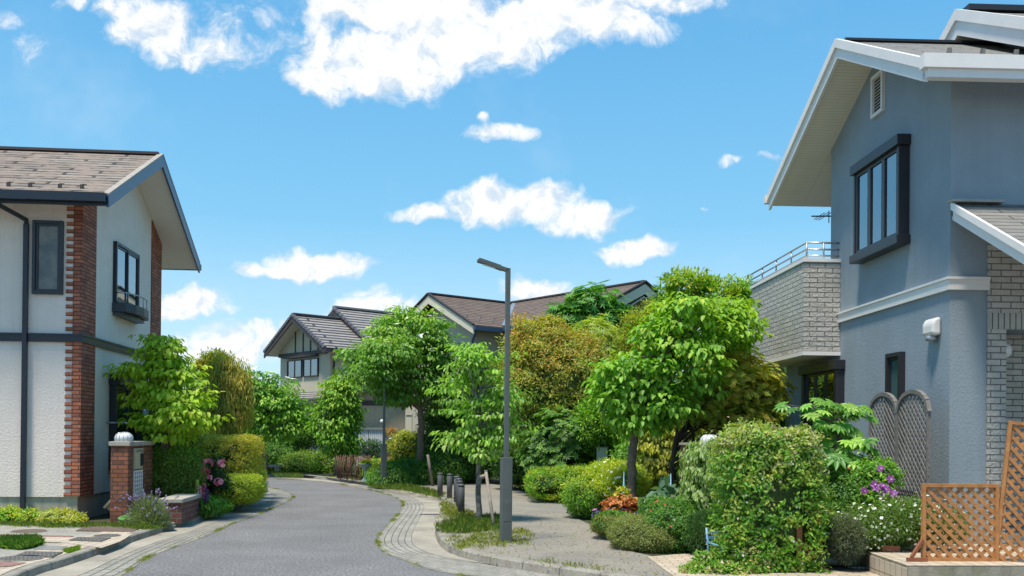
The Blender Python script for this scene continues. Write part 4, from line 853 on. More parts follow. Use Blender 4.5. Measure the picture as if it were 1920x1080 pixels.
t = thing('utility_box', 'grey utility box on a pedestal against the dark evergreen', 'utility box', (at(1129, 811, 21.5).x, 21.5, .09), -15); MB().box(-.12, .12, 0, .12, .70, 1.20).build('cabinet', mat('pale_grey_metal', (.30, .34, .33), .5), t); MB().box(-.06, .06, .03, .1, 0, .72).build('pedestal', POST, t); MB().box(-.125, .125, -.02, .14, 1.20, 1.22).build('cover', POST, t)
# tree stake with its tie
P0, P1 = gr(927, 990, .1), at(911, 884, 15.7); t = thing('tree_stake', 'leaning wooden stake supporting the pale young tree', 'stake', P0)
MB().tube([(0, 0, -.02), P1-P0], [.028, .025], 10).build('stake', STAKE, t); MB().tube([P1-P0+Vector((-.09, -.03, -.10)), P1-P0+Vector((.02, -.03, -.06))], .035, 8).build('cross_bar', STAKE, t)
MB().lathe([(.03, 0), (.03, .02)], P1-P0, 10).build('cap', GREYW, t)
P0, P1 = gr(811, 911, .1), at(802, 853, 26.5); t = thing('tree_stake', 'mossy wooden stake leaning by the large street tree', 'stake', P0); MB().tube([(0, 0, -.02), P1-P0], [.04, .035], 8).build('stake', STAKE, t)
P0, P1 = gr(503, 888, .1), at(496, 835, 33); t = thing('tree_stake', 'thin pole beside the street tree at the far left bend', 'stake', P0); MB().tube([(0, 0, -.02), P1-P0], [.045, .04], 8).build('stake', STAKE, t)

# ------------------------------------------------------------------ lattice screens, terrace, mat, bench on the right
def lattice(t, wd, h, m, n=9, sw=.026, th=.009, fw=.035, arch=0., name='lattice', side=1, diag=None):
    """panel in local x (width) and z (height)"""
    mb = MB(); sp_ = diag or wd/n*1.0; ht = lambda x: h+(math.sqrt(max(0, 1-((x-wd/2)/(wd/2))**2))-1)*arch if arch else h
    for s, y in ((-1, -th*.55), (1, th*.55)):
        k = -int(h/sp_)-2
        while k*sp_ < wd+h:
            x0 = k*sp_; pts = []
            for i in range(121):
                z = h*i/120; x = x0+z*s if s > 0 else x0+h-z if False else x0-z+h*0
                if s < 0: x = x0+(h-z)-h*0
                if 0 <= x <= wd and z <= ht(x)-.01: pts.append((x, y, z))
            if len(pts) > 2: mb.bar(pts[0], pts[-1], th, sw, (0, 1, 0)) if False else mb.bar(pts[0], pts[-1], sw, th, (0, 1, 0))
            k += 1
    mb.build(name, m, t)
    fr = MB().box(0, fw, -.022, .022, 0, ht(0)).box(wd-fw, wd, -.022, .022, 0, ht(wd)).box(fw, wd-fw, -.022, .022, 0, fw)
    if arch:
        pr = [(wd*i/14, ht(wd*i/14)) for i in range(15)]
        for a, b_ in zip(pr[:-1], pr[1:]): fr.bar((a[0], 0, a[1]-.01), (b_[0], 0, b_[1]-.01), .05, .05, (0, 1, 0))
    else: fr.box(fw, wd-fw, -.022, .022, h-fw, h)
    fr.build('frame', m, t)
P = Fr((5.285, 11.6), 2.2)
for k, (ya, lbl) in enumerate(((11.35, 'near half of the weathered grey arched trellis against the blue wall'), (12.2, 'far half of the weathered grey arched trellis against the blue wall'))):
    t = thing('arched_trellis', lbl, 'trellis', (4.93-(.033*k), ya, .12), 92.2, 'grey arched trellises'); lattice(t, .84, 2.04, GREYW, sw=.028, arch=.26, diag=.10)
t = thing('terrace', 'raised terrace with cream tiles and stained concrete edge at the bottom right', 'terrace', (0, 0, 0))
TZ = .30; q = [gr(1632, 1038, TZ), gr(1702, 1062, TZ), gr(1960, 1062, TZ), at(1960, 811, 11.55), at(1800, 811, 11.55), at(1600, 811, 11.8)]
q = [Vector((p.x, p.y, TZ)) for p in q]; MB().prism([p-Vector((0, 0, .22)) for p in q], (0, 0, .218)).build('base', CONC2, t); MB().prism(q, (0, 0, .012)).build('tiles', CRMB, t)
d = q[1]-q[0]; MB().prism([q[0]+Vector((-.012, -.012, -.2)), q[1]+Vector((-.012, -.012, -.2)), q[1]+Vector((-.012, -.012, -.02)), q[0]+Vector((-.012, -.012, -.02))], (.01, .01, 0)).build('riser_tiles', CRMB, t)
t = thing('door_mat', 'black patterned door mat on the cream tiles', 'mat', gr(1618, 1065, .115), -6); MB().box(-.42, .40, -.14, .14, -.01, .006).build('mat', MATT, t, .004)
mb = MB()
for k in range(5): mb.tube([(.1+.05*k-.2+.06*math.cos(a), .07*math.sin(a), .008) for a in [i*math.pi/6 for i in range(13)]], .006, 4)
mb.build('pattern', STEEL, t)
o = gr(1728, 1052, TZ+.01)
t = thing('lattice_screen', 'low orange brown lattice screen standing on the terrace edge', 'lattice screen', (o.x, o.y, TZ+.012), 1.5); lattice(t, .80, .80, CEDAR, sw=.034, diag=.112, fw=.035)
MB().bar((.0, -.02, .22), (-.13, -.05, .04), .03, .03).box(-.18, .03, -.08, -.04, 0, .04).build('foot', CEDARD, t)
o = gr(1859, 1072, .2); t = thing('lattice_screen', 'tall orange brown lattice screen leaning at the right edge', 'lattice screen', (o.x, o.y, .16), -4); lattice(t, .95, 1.62, CEDAR, sw=.034, diag=.112, fw=.035); t.rotation_euler = (0, math.radians(5.5), math.radians(-14))
o = gr(1862, 1078, .15); t = thing('concrete_block', 'pale concrete block at the foot of the tall lattice screen', 'block', (o.x, o.y-.1, .09)); MB().box(-.12, .12, 0, .12, 0, .16).build('block', CONC, t, .01)
for (x, y, l) in ((1624, 1050, 'terracotta brick at the left end of the terrace step'), (1668, 1036, 'terracotta brick lying below the white daisies')):
    o = gr(x, y, .11 if x < 1650 else TZ); t = tag(MB().box(-.10, .10, -.05, .05, 0, .07).build('terracotta_brick', TERRA, None, .006), l, 'brick', 'terracotta bricks'); t.location = (o.x, o.y, .11 if x < 1650 else TZ+.012)
t = thing('wire_basket', 'thin black wire plant guard before the arched trellis', 'plant guard', (4.72, 11.2, .3), 92); mb = MB()
for k in range(15): mb.tube([(.05*k, 0, 0), (.05*k, 0, .62), (.05*k+.025, 0, .66), (.05*k+.05, 0, .62)], .005, 4)
mb.bar((0, 0, .6), (.75, 0, .6), .01, .01).bar((0, 0, .3), (.75, 0, .3), .01, .01); mb.build('wires', BLACK, t)
def stake(lbl, px, y0, y1, Y):
    a = at(px, y1, Y); b_ = at(px, y0, Y); t = thing('garden_stake', lbl, 'garden stake', (a.x, a.y, .1), 0, 'blue garden ornaments'); h = b_.z-.1
    MB().tube([(0, 0, 0), (0, 0, h*.4), (0, 0, h)], [.035, .028, .006], 8).build('cone', BLUEM, t)
    mb = MB()
    for k in range(5): mb.lathe([(.034, 0), (.04, .012), (.034, .024)], (0, 0, h*.3+k*h*.1), 8)
    mb.build('rings', TEAL, t)
stake('light blue garden ornament left of the big leafed tree trunk', 1169, 884, 990, 15.2); stake('light blue garden ornament before the dark second trunk', 1257, 888, 990, 14.2)
# blue iron bench swallowed by the jasmine
o = at(1372, 1040, 10.78); t = thing('iron_bench', 'light blue iron bench almost swallowed by the jasmine hedge', 'bench', (o.x, o.y, .10), 20); t.scale = (.62, .62, .62)
for s in (-.36, .36):
    MB().tube([(s, -.24, .42), (s, -.30, .44), (s, -.31, .40), (s, -.26, .37)], .02, 6).tube([(s, -.26, .42), (s, .2, .46)], .022, 6).tube([(s, -.22, 0), (s, -.2, .4)], .022, 6).build('armrest', BLUEM, t)
    MB().tube([(s, .2, 0), (s, .22, .45), (s, .28, .72)], .022, 6).build('leg', BLUEM, t)
mb = MB()
for k in range(5): mb.box(-.38, .38, -.2+.085*k, -.14+.085*k, .25, .27)
mb.build('seat', BLUEM, t); mb = MB()
for k in range(3): mb.bar((-.38, .235+.02*k, .45+.09*k), (.38, .235+.02*k, .45+.09*k), .02, .05)
mb.build('backrest', BLUEM, t)
# @@PLANTS
# ------------------------------------------------------------------ trees and shrubs
def gp(px, py, z=.1): g = gr(px, py, z); return Vector((g.x, g.y, z-.01))
# left garden
b = Vector((at(300, 811, 17.2).x, 17.2, .09))
tree('dogwood_tree', 'bright lime green layered dogwood beside the white house', b, [b, at(305, 880, 17.2), at(306, 800, 17.2), at(300, 700, 17.2), at(300, 650, 17.2)], [.055, .05, .04, .025, .01],
     [pe(300, 668, 17.2, 42, 44), pe(300, 735, 17.2, 52, 36), pe(350, 770, 17.0, 60, 48), pe(262, 692, 17.1, 40, 12), pe(330, 712, 17.2, 50, 38), pe(306, 636, 17.2, 20, 18), pe(280, 790, 17.1, 34, 16), pe(325, 810, 17.1, 40, 20)], .12, .075, LIME, mode='droop', rc=.24, flat=.25, nl=20, dens=1.9, rough=.16, seed=11, inner=.3, nlimb=34, shell=(.7, 1.06))
b = Vector((at(395, 811, 23).x, 23, .09))
tree('evergreen_tree', 'dark green pointed tree between the lime dogwood and the yellow bamboo', b, [b, at(395, 760, 23), at(397, 690, 23)], [.07, .05, .02], [pe(400, 725, 23, 42, 62), pe(404, 685, 23, 26, 26)], .09, .035, DARK+OLIVE, mode='out', dens=2.6, seed=12, rc=.2, top=GOLD, topw=(.6, 1.1), nlimb=14)
b = Vector((at(432, 811, 22).x, 22, .09))
tree('bamboo_clump', 'yellow drooping bamboo clump behind the clipped hedge', b, [b, at(432, 760, 22), at(432, 700, 22)], [.04, .03, .012], [pe(428, 760, 22, 42, 58), pe(438, 715, 22, 30, 40), pe(415, 700, 22, 22, 32)], .14, .022, [(.58, .46, .09), (.46, .40, .08), (.34, .38, .07)], mode='hang', dens=2.6, seed=13, rc=.16, flat=1.4, cat='bamboo', nlimb=22)
b = gp(322, 950)
shrub('round_shrub', 'brownish green loose shrub under the lime dogwood', b, [pe(330, 885, 17.4, 40, 52), pe(312, 905, 17.2, 28, 36), pe(352, 905, 17.3, 20, 40)], .045, .022, OLIVE+MID+[(.13, .10, .03)], seed=14, dens=1.6, rc=.16, top=BRIGHT, topw=(.4, 1))
shrub('tall_shrub', 'yellow green shrub between the dogwood and the clipped hedge', gp(352, 930), [pe(352, 850, 18.4, 28, 52)], .05, .025, YELL+OLIVE, seed=15, dens=1.8, rc=.16)
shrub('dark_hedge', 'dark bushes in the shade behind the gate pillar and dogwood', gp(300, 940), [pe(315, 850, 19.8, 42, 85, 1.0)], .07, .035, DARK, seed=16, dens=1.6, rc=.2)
yw = math.radians(8)
shrub('clipped_hedge', 'tall clipped golden green box hedge beside the pink roses', gp(420, 940), [pe(424, 868, 20.4, 56, 47, 1.1)], .042, .022, YELL+[(.54, .44, .08)], p=12, yaw=yw, seed=17, dens=2.3, rc=.09, nl=14, top=[(.60, .50, .08), (.54, .48, .07)], topw=(.2, 1.), sc=.88)
shrub('clipped_hedge', 'low clipped yellow green hedge curving round the street corner', gp(450, 940), [pe(446, 916, 19.0, 40, 24, .5), pe(468, 905, 20.2, 20, 22, .6)], .034, .018, YELL+LIME, p=4, seed=18, dens=2.2, rc=.08, nl=14, fl=[(7, .05, [(.75, .2, .3)], 5)])
rb_ = gp(400, 955); t = thing('rose_bush', 'dark leaved rose bush with five big pink blooms', 'rose bush', rb_)
foliage(t, [pe(400, 893, 18.2, 30, 32)], .06, .038, [(.03, .085, .035), (.045, .11, .05), (.025, .06, .025)], dens=1.7, mode='out', rc=.14, seed=19, name='foliage'); core(t, [pe(400, 900, 18.3, 24, 28)], 2)
MB().tube([(0, 0, 0), at(400, 900, 18.2)-rb_], .02, 6).build('stem', BARKD, t)
for i, (x, y) in enumerate(((375, 879), (390, 868), (417, 869), (387, 895), (410, 903), (384, 884))):
    c = np.array(at(x, y, 17.75)); rg = np.random.default_rng(i); n = 10; P = c+unit(rg.normal(size=(n, 3)))*.055*np.array([1.3, .8, .8]); N_ = P-c+np.array([0, -.05, .02])
    flowers(t, P, N_, .06, [(.85, .18, .36), (.90, .32, .48), (.80, .12, .30), (.92, .5, .62)], 6, i, 'bloom', .5, .9)
for i, (x, y, h, c, l) in enumerate(((375.5, 945, .5, [(.75, .35, .42), (.8, .5, .52)], 'pale pink lupin spike nearest the low brick wall'), (384, 942, .55, [(.65, .10, .25), (.7, .2, .35)], 'deep pink lupin spike between the pale and purple ones'),
                                 (389.5, 942, .48, [(.12, .03, .16), (.2, .06, .25)], 'dark purple lupin spike right of the pink ones'), (371, 938, .62, [(.6, .6, .12), (.5, .55, .15)], 'yellow lupin spike behind the pale pink one'))):
    o = gr(x, y, .1); o = Vector((o.x, 17.0+.1*(i % 2), .1)); o.x = at(x, 811, o.y).x; t = thing('lupin', l, 'flower', o, 0, 'lupins'); rg = np.random.default_rng(i+40); n = 70
    a = rg.uniform(0, 6.28, n); z = rg.uniform(h*.45, h, n); r = .04*(1.15-(z-h*.4)/h); P = np.stack([np.cos(a)*r+o.x, np.sin(a)*r+o.y, z+o.z], 1); N_ = np.stack([np.cos(a), np.sin(a), np.full(n, .3)], 1)
    flowers(t, P, N_, .022, c, 3, i, 'flower_spike', .3, .9); MB().tube([(0, 0, 0), (0, 0, h*.9)], .006, 5).build('stem', BARKD, t)
    foliage(t, [(o+Vector((0, 0, .14)), (.14, .14, .13))], .09, .03, MID, dens=2, mode='droop', rc=.05, nl=8, seed=i, name='leaves')
shrub('ground_cover', 'fresh green perennials behind the low brick wall', gp(400, 955), [pe(392, 948, 17.4, 34, 16), pe(352, 930, 17.6, 30, 16)], .07, .025, MID+BRIGHT, seed=21, dens=2, rc=.08, mode='droop', cat='plant')
# lavender
o = gp(280, 983); t = thing('lavender_bush', 'large grey green lavender bush with lilac spikes beside the gate pillar', 'lavender', o)
rg = np.random.default_rng(2); n = 5200; c = np.array(at(278, 962, 15.1)); q = unit(rg.normal(size=(n, 3))); q[:, 2] = np.abs(q[:, 2]); P = np.array(o)+q*[.06, .06, .02]+[0, 0, .05]; 
P = c+np.array([0, 0, -.2])+q*rg.uniform(.3, 1, (n, 1))*[.33, .28, .46]; leafmesh('foliage', P-np.array(o), q+rg.normal(size=(n, 3))*.25+[0, 0, .5], rg.normal(size=(n, 3)), .07, .008, np.array([(.30, .36, .20), (.38, .42, .27), (.20, .28, .12)])[rg.integers(3, size=n)]*rg.uniform(.7, 1.2, (n, 1)), LEAF, t, 'd')
core(t, [((c[0], c[1], c[2]-.18), (.26, .22, .36))], 2, sc=.8)
mb = MB(); Pf = []
for k in range(64):
    d = Vector((rg.normal()*.5, rg.normal()*.45, 1)).normalized(); s = Vector(c)+Vector((d.x*.2, d.y*.2, 0)); e = s+Vector((d.x*.42, d.y*.36, -.05+.45*rg.uniform())); mb.tube([s-o, e-o], .0035, 4, False)
    for j in range(9): Pf.append(tuple(e.lerp(s, j*.022)+Vector(rg.normal(size=3))*.005))
mb.build('stems', BARK, t); Pf = np.array(Pf); flowers(t, Pf, rg.normal(size=Pf.shape), .0135, [(.36, .28, .56), (.46, .40, .66), (.28, .2, .46)], 4, 1, 'flower_spikes', .3, .9)
o = gp(236, 981); t = thing('small_plant', 'small round leaved green plant at the foot of the gate pillar', 'plant', o); c = np.array(at(236, 972, o.y-.05))
P = np.repeat(c[None], 9, 0)+np.random.default_rng(3).normal(size=(9, 3))*.035; a = np.arange(9)*.7
leafmesh('leaves', P-np.array(o), np.stack([np.cos(a), np.sin(a)*.3-.3, np.sin(a*2)*.3], 1), np.tile([0, -.7, .7], (9, 1)), .12, .12, np.tile([.14, .32, .09], (9, 1)), LEAF, t); MB().tube([(0, 0, 0), Vector(c)-o], .006, 5).build('stem', BARKD, t)
shrub('variegated_shrub', 'low yellow green shrub under the navy downpipe at the left edge', gp(35, 984), [pe(30, 968, 15.9, 50, 17, .4), pe(60, 972, 15.7, 26, 13, .3), pe(-30, 968, 15.9, 50, 17, .4)], .055, .032, YELL+BRIGHT+[(.40, .42, .14)], seed=22, dens=2.3, rc=.09)
shrub('variegated_shrub', 'low pale variegated shrub below the corner of the white house', gp(115, 986), [pe(112, 973, 15.6, 38, 14, .35), pe(140, 980, 15.4, 16, 7, .2)], .05, .03, YELL+[(.45, .46, .2), (.38, .42, .12)], seed=23, dens=2.3, rc=.09)
# across the bend
GRP = 'flowering street trees'
b = Vector((*gr(488, 889, .1).xy, .09)); Yb = b.y
tree('street_tree', 'dogwood street tree with a leaning trunk at the far left bend', b, [b, at(487, 830, Yb), at(500, 790, Yb), at(508, 740, Yb)], [.13, .11, .07, .03],
     [pe(505, 745, Yb, 52, 44), pe(540, 770, Yb, 36, 34), pe(470, 760, Yb, 34, 50), pe(488, 715, Yb, 26, 26), pe(520, 800, Yb, 44, 24), pe(462, 700, Yb, 10, 12)], 
     .15, .085, MID+BRIGHT, mode='droop', rc=.32, flat=.3, nl=22, dens=1.8, rough=.15, seed=31, group=GRP, fl=(45, .14, [(.85, .85, .8)], 3.2), inner=.25, nlimb=30)
b = Vector((*gr(787, 907, .1).xy, .09)); Yb = b.y
tree('street_tree', 'large dogwood street tree with white blossom behind the bollards', b, [b, at(787, 850, Yb), at(789, 800, Yb), at(786, 740, Yb), at(780, 660, Yb)], [.12, .10, .095, .06, .02],
     [pe(768, 640, Yb, 62, 44), pe(706, 690, Yb, 58, 40), pe(815, 650, Yb, 52, 46), pe(742, 615, Yb, 44, 28), pe(790, 610, Yb, 44, 28), pe(760, 700, Yb, 70, 44), pe(835, 700, Yb, 36, 42), pe(748, 585, Yb, 16, 12), pe(682, 665, Yb, 40, 26), pe(750, 735, 27.4, 50, 26), pe(840, 745, 27.5, 34, 34), pe(706, 700, 26.6, 48, 30), pe(735, 655, 26.6, 50, 30), pe(715, 668, 26.2, 26, 16)],
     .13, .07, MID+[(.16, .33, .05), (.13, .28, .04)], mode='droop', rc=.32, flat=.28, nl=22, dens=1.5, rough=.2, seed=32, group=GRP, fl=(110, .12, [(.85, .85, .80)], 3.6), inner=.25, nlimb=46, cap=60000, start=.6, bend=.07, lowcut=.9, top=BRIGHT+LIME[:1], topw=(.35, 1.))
b = Vector((*gr(633, 892, .1).xy, .09)); Yb = b.y
tree('columnar_tree', 'bright green columnar tree in front of the beige house', b, [b, at(634, 850, Yb), at(635, 760, Yb), at(640, 720, Yb)], [.12, .10, .06, .02], [pe(636, 740, Yb, 34, 36), pe(630, 790, Yb, 40, 50), pe(640, 825, Yb, 32, 36), pe(650, 770, Yb, 24, 50), pe(646, 710, Yb, 14, 16)], .15, .075, BRIGHT+MID, mode='droop', rc=.25, nl=18, dens=2.4, seed=33, top=LIME, topw=(.4, 1.1))
for i, (x, yb_, rx, y0, y1, lb) in enumerate(((575, 888, 30, 770, 860, 'small dark shade tree left of the columnar tree'), (600, 889, 28, 740, 870, 'thin tall dark tree close to the columnar tree'), (540, 889, 26, 790, 860, 'low dark tree behind the far left street tree'))):
    Yb = 36.5+i*.4; b = Vector((at(x, 811, Yb).x, Yb, .09)); cy = (y0+y1)/2
    tree('shade_tree', lb, b, [b, at(x+3, 840, Yb), at(x, cy, Yb), at(x, y0+15, Yb)], [.07, .06, .04, .015], [pe(x, cy-8, Yb, rx, (y1-y0)*.34), pe(x+6, y0+22, Yb, rx*.6, 20), pe(x-8, cy+10, Yb, rx*.8, 20)], .12, .05, DARK+MID, mode='layer', rc=.3, flat=.4, dens=1.3, seed=35+i, inner=.3, group='dark trees before the beige house')
FARS = [(518, 860, 34, 24, 36, DARK+MID, 'dark green shrub by the stone bench'), (566, 872, 40, 22, 35.5, OLIVE+MID, 'olive green shrub beneath the small shade trees'), (610, 874, 32, 26, 35, OLIVE+BRIGHT, 'lighter shrub beside the columnar tree trunk'),
        (648, 850, 20, 26, 35.5, MID, 'shrub behind the brown twig fence'), (700, 850, 22, 22, 34, [(.08, .15, .10), (.10, .18, .10)], 'blue green shrub before the white shed'), (705, 882, 26, 18, 30.5, YELL+MID, 'yellow green clipped shrub behind the stone bowl'),
        (765, 842, 34, 30, 30, YELL+OLIVE, 'golden green round shrub right of the brick pillar')]
for i, (x, y, rx, ry, Y, c, lb) in enumerate(FARS):
    shrub('round_shrub', lb, Vector((at(x, 811, Y).x, Y, .09)), [pe(x, y, Y, rx, ry), pe(x, 893, Y, rx*.9, 12, .6)], .09, .045, c, seed=50+i, dens=1.7, rc=.2, nl=16, group='shrubs along the far pavement')
Y = 27.6; shrub('spreading_shrub', 'wide arching green shrub mass behind the far lamp post', Vector((at(750, 811, Y).x, Y, .09)), [pe(738, 893, Y, 42, 22, 1), pe(780, 888, 28.2, 60, 26, 1), pe(830, 880, 28.5, 50, 36, 1)], .10, .028, MID+[(.06, .15, .04)], seed=60, dens=1.7, rc=.2, mode='droop', cap=30000)
# dark evergreen hedge masses behind the bollards
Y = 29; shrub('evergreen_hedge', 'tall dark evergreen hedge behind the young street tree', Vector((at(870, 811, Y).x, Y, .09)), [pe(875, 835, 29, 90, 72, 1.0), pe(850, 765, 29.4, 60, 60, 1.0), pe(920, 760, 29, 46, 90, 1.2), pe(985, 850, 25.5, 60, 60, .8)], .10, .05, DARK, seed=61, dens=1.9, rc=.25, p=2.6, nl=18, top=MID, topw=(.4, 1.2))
Y = 24; b = Vector((at(1045, 811, Y).x, Y, .09))
tree('photinia_tree', 'large dense tree with golden and rust red new leaves in the middle', b, [b, at(1045, 800, Y), at(1045, 700, Y)], [.14, .12, .04], [pe(1040, 720, 24, 98, 95), pe(1010, 660, 24, 62, 60), pe(985, 700, 24, 52, 70), pe(1075, 680, 24.2, 66, 62), pe(1110, 740, 24, 52, 80), pe(1000, 800, 24, 50, 70), pe(1030, 625, 24.2, 34, 26)],
     .095, .04, [(.25, .33, .045), (.33, .35, .055), (.17, .29, .045)], mode='hedge', rc=.22, flat=.6, dens=2.4, rough=.2, seed=62, top=[(.55, .32, .06), (.58, .26, .07), (.50, .42, .07), (.40, .40, .06)], topw=(.35, .95), nl=20, cap=60000, nlimb=16, shell=(.84, 1.05)); 
core(bpy.data.objects['photinia_tree'], [pe(1040, 730, 24, 88, 88), pe(1010, 800, 24, 50, 60), pe(1110, 740, 24, 40, 80)], 2, sc=.85)
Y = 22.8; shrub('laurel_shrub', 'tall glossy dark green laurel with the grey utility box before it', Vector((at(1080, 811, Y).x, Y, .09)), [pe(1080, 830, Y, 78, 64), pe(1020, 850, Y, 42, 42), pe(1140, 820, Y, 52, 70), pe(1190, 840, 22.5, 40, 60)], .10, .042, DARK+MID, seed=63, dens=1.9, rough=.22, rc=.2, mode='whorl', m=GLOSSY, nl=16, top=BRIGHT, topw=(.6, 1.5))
Y = 21.5; shrub('camellia_shrub', 'bright green upright shrub filling the gap left of the big leafed tree', Vector((at(1150, 811, Y).x, Y, .09)), [pe(1150, 760, Y, 40, 70), pe(1185, 800, 21.2, 36, 60), pe(1120, 800, 21.8, 40, 40)], .08, .035, MID+BRIGHT, seed=68, dens=1.3, rc=.22, rough=.22, mode='out', corep=True)
Y = 28; b = Vector((at(1105, 811, Y).x, Y, .09))
tree('evergreen_tree', 'deep green tree with whorled leaves before the brown roof', b, [b, at(1105, 700, Y), at(1105, 600, Y)], [.14, .10, .04], [pe(1108, 570, Y, 46, 34), pe(1080, 600, Y, 44, 24), pe(1145, 592, Y, 42, 26), pe(1060, 585, Y, 28, 16), pe(1110, 630, Y, 60, 30)], .20, .06, [(.07, .21, .03), (.10, .27, .04)], mode='whorl', rc=.3, dens=2.4, seed=64, nl=16, m=GLOSSY, top=[(.15, .36, .05)], topw=(.3, 1))
Y = 25.2; b = Vector((at(1118, 811, Y).x, Y, .09))
tree('oleander_bush', 'pale yellow green narrow leaved bush top above the rust coloured tree', b, [b, at(1118, 700, Y), at(1118, 650, Y)], [.06, .05, .02], [pe(1116, 632, Y, 38, 34), pe(1128, 670, Y, 42, 50)], .16, .03, [(.42, .47, .11), (.31, .40, .08)], mode='whorl', rc=.22, dens=2.2, seed=65, nl=16, cat='bush')
Y = 32; b = Vector((at(1320, 811, Y).x, Y, .09))
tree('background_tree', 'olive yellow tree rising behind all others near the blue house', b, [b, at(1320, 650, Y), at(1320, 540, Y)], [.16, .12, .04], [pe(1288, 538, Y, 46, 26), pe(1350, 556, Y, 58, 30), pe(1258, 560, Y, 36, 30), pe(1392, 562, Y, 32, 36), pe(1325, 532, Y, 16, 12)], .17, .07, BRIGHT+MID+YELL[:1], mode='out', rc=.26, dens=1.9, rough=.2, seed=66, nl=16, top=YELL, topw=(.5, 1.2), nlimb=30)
Y = 19.5; b = Vector((at(1235, 811, Y).x, Y, .09))
tree('background_tree', 'fine leaved yellow green tree between the rust tree and the big leafed tree', b, [b, at(1235, 700, Y), at(1235, 620, Y)], [.08, .07, .02], [pe(1240, 612, Y, 58, 44), pe(1200, 640, Y, 40, 50), pe(1185, 700, Y, 40, 60)], .07, .025, YELL+OLIVE, mode='out', rc=.18, dens=1.7, seed=67, nl=18)
# big leafed tree and golden tree
b = Vector((at(1186, 811, 15.4).x, 15.4, .09)); Y = 15.4
tree('big_leafed_tree', 'large bright green tree with big drooping heart shaped leaves', b, [b, at(1184, 900, Y), at(1186, 840, Y), at(1192, 790, Y), at(1230, 700, Y), at(1270, 640, Y)], [.085, .075, .07, .06, .045, .02],
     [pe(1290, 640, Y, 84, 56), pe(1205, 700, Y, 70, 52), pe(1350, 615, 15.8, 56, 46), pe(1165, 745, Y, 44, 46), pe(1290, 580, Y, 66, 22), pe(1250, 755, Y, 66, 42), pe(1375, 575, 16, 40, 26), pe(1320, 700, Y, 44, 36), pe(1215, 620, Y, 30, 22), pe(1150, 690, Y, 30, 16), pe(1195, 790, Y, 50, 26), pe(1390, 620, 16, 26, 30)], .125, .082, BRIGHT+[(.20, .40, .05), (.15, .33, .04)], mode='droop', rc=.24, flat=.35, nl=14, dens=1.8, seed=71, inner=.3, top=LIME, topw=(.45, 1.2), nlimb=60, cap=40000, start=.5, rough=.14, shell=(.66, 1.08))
b = Vector((at(1265, 811, 16.4).x, 16.4, .09)); Y = 16.4
tree('golden_tree', 'golden orange leaved tree beside the balcony of the blue house', b, [b, at(1262, 880, Y), at(1268, 820, Y), at(1320, 760, Y), at(1360, 710, Y)], [.062, .055, .045, .032, .015],
     [pe(1380, 720, Y, 82, 56), pe(1330, 760, Y, 50, 40), pe(1430, 735, Y, 44, 44), pe(1370, 672, Y, 48, 30), pe(1300, 735, Y, 26, 26), pe(1400, 780, Y, 66, 36)], .075, .028, [(.42, .46, .06), (.33, .40, .05), (.50, .42, .06), (.26, .34, .05)], mode='whorl', rc=.16, dens=2.3, seed=72, nl=16, top=[(.62, .52, .08), (.62, .40, .07), (.50, .52, .08)], topw=(.3, 1.), tm=BARKD, cap=50000, nlimb=40, inner=.2)
Y = 17.2; shrub('climbing_vine', 'hanging yellow green climber between the two tree trunks', Vector((at(1235, 811, Y).x, Y, .09)), [pe(1238, 850, Y, 42, 62, .3), pe(1290, 850, 17.4, 30, 70, .3)], .085, .05, YELL+OLIVE+[(.16, .2, .04)], seed=73, dens=1.8, rc=.14, mode='hang', cat='climber', corep=True)
Y = 18.6; shrub('leafy_bush', 'mid green bushes filling the space behind the two garden tree trunks', Vector((at(1225, 811, Y).x, Y, .09)), [pe(1215, 850, Y, 50, 70, .5), pe(1290, 840, 18.9, 50, 76, .5)], .08, .04, MID+BRIGHT, seed=76, dens=1.4, rc=.18, rough=.15)
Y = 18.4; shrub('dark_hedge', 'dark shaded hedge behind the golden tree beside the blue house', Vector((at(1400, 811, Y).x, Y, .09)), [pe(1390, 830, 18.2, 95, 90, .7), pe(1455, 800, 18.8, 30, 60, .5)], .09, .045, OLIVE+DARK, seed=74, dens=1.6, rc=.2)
# young street tree
b = Vector((*gr(898, 977, .1).xy, .09)); Y = b.y
tree('young_tree', 'slender young street tree with pale mottled bark', b, [b, at(897, 900, Y), at(900, 820, Y), at(899, 760, Y), at(903, 690, Y), at(892, 650, Y)], [.052, .045, .04, .03, .018, .008],
     [pe(900, 690, Y, 72, 44), pe(858, 730, Y, 50, 26), pe(945, 745, Y, 44, 40), pe(900, 780, Y, 82, 46), pe(860, 820, Y, 42, 26), pe(940, 815, Y, 40, 28), pe(888, 655, Y, 36, 20), pe(905, 845, Y, 40, 18)], .10, .05, BRIGHT+[(.26, .42, .10), (.32, .46, .14)], mode='droop', rc=.22, flat=.3, nl=18, dens=.7, rough=.2, seed=75, inner=.35, tm=BARKP, nlimb=52, shell=(.45, 1.05), cap=30000, start=.35)
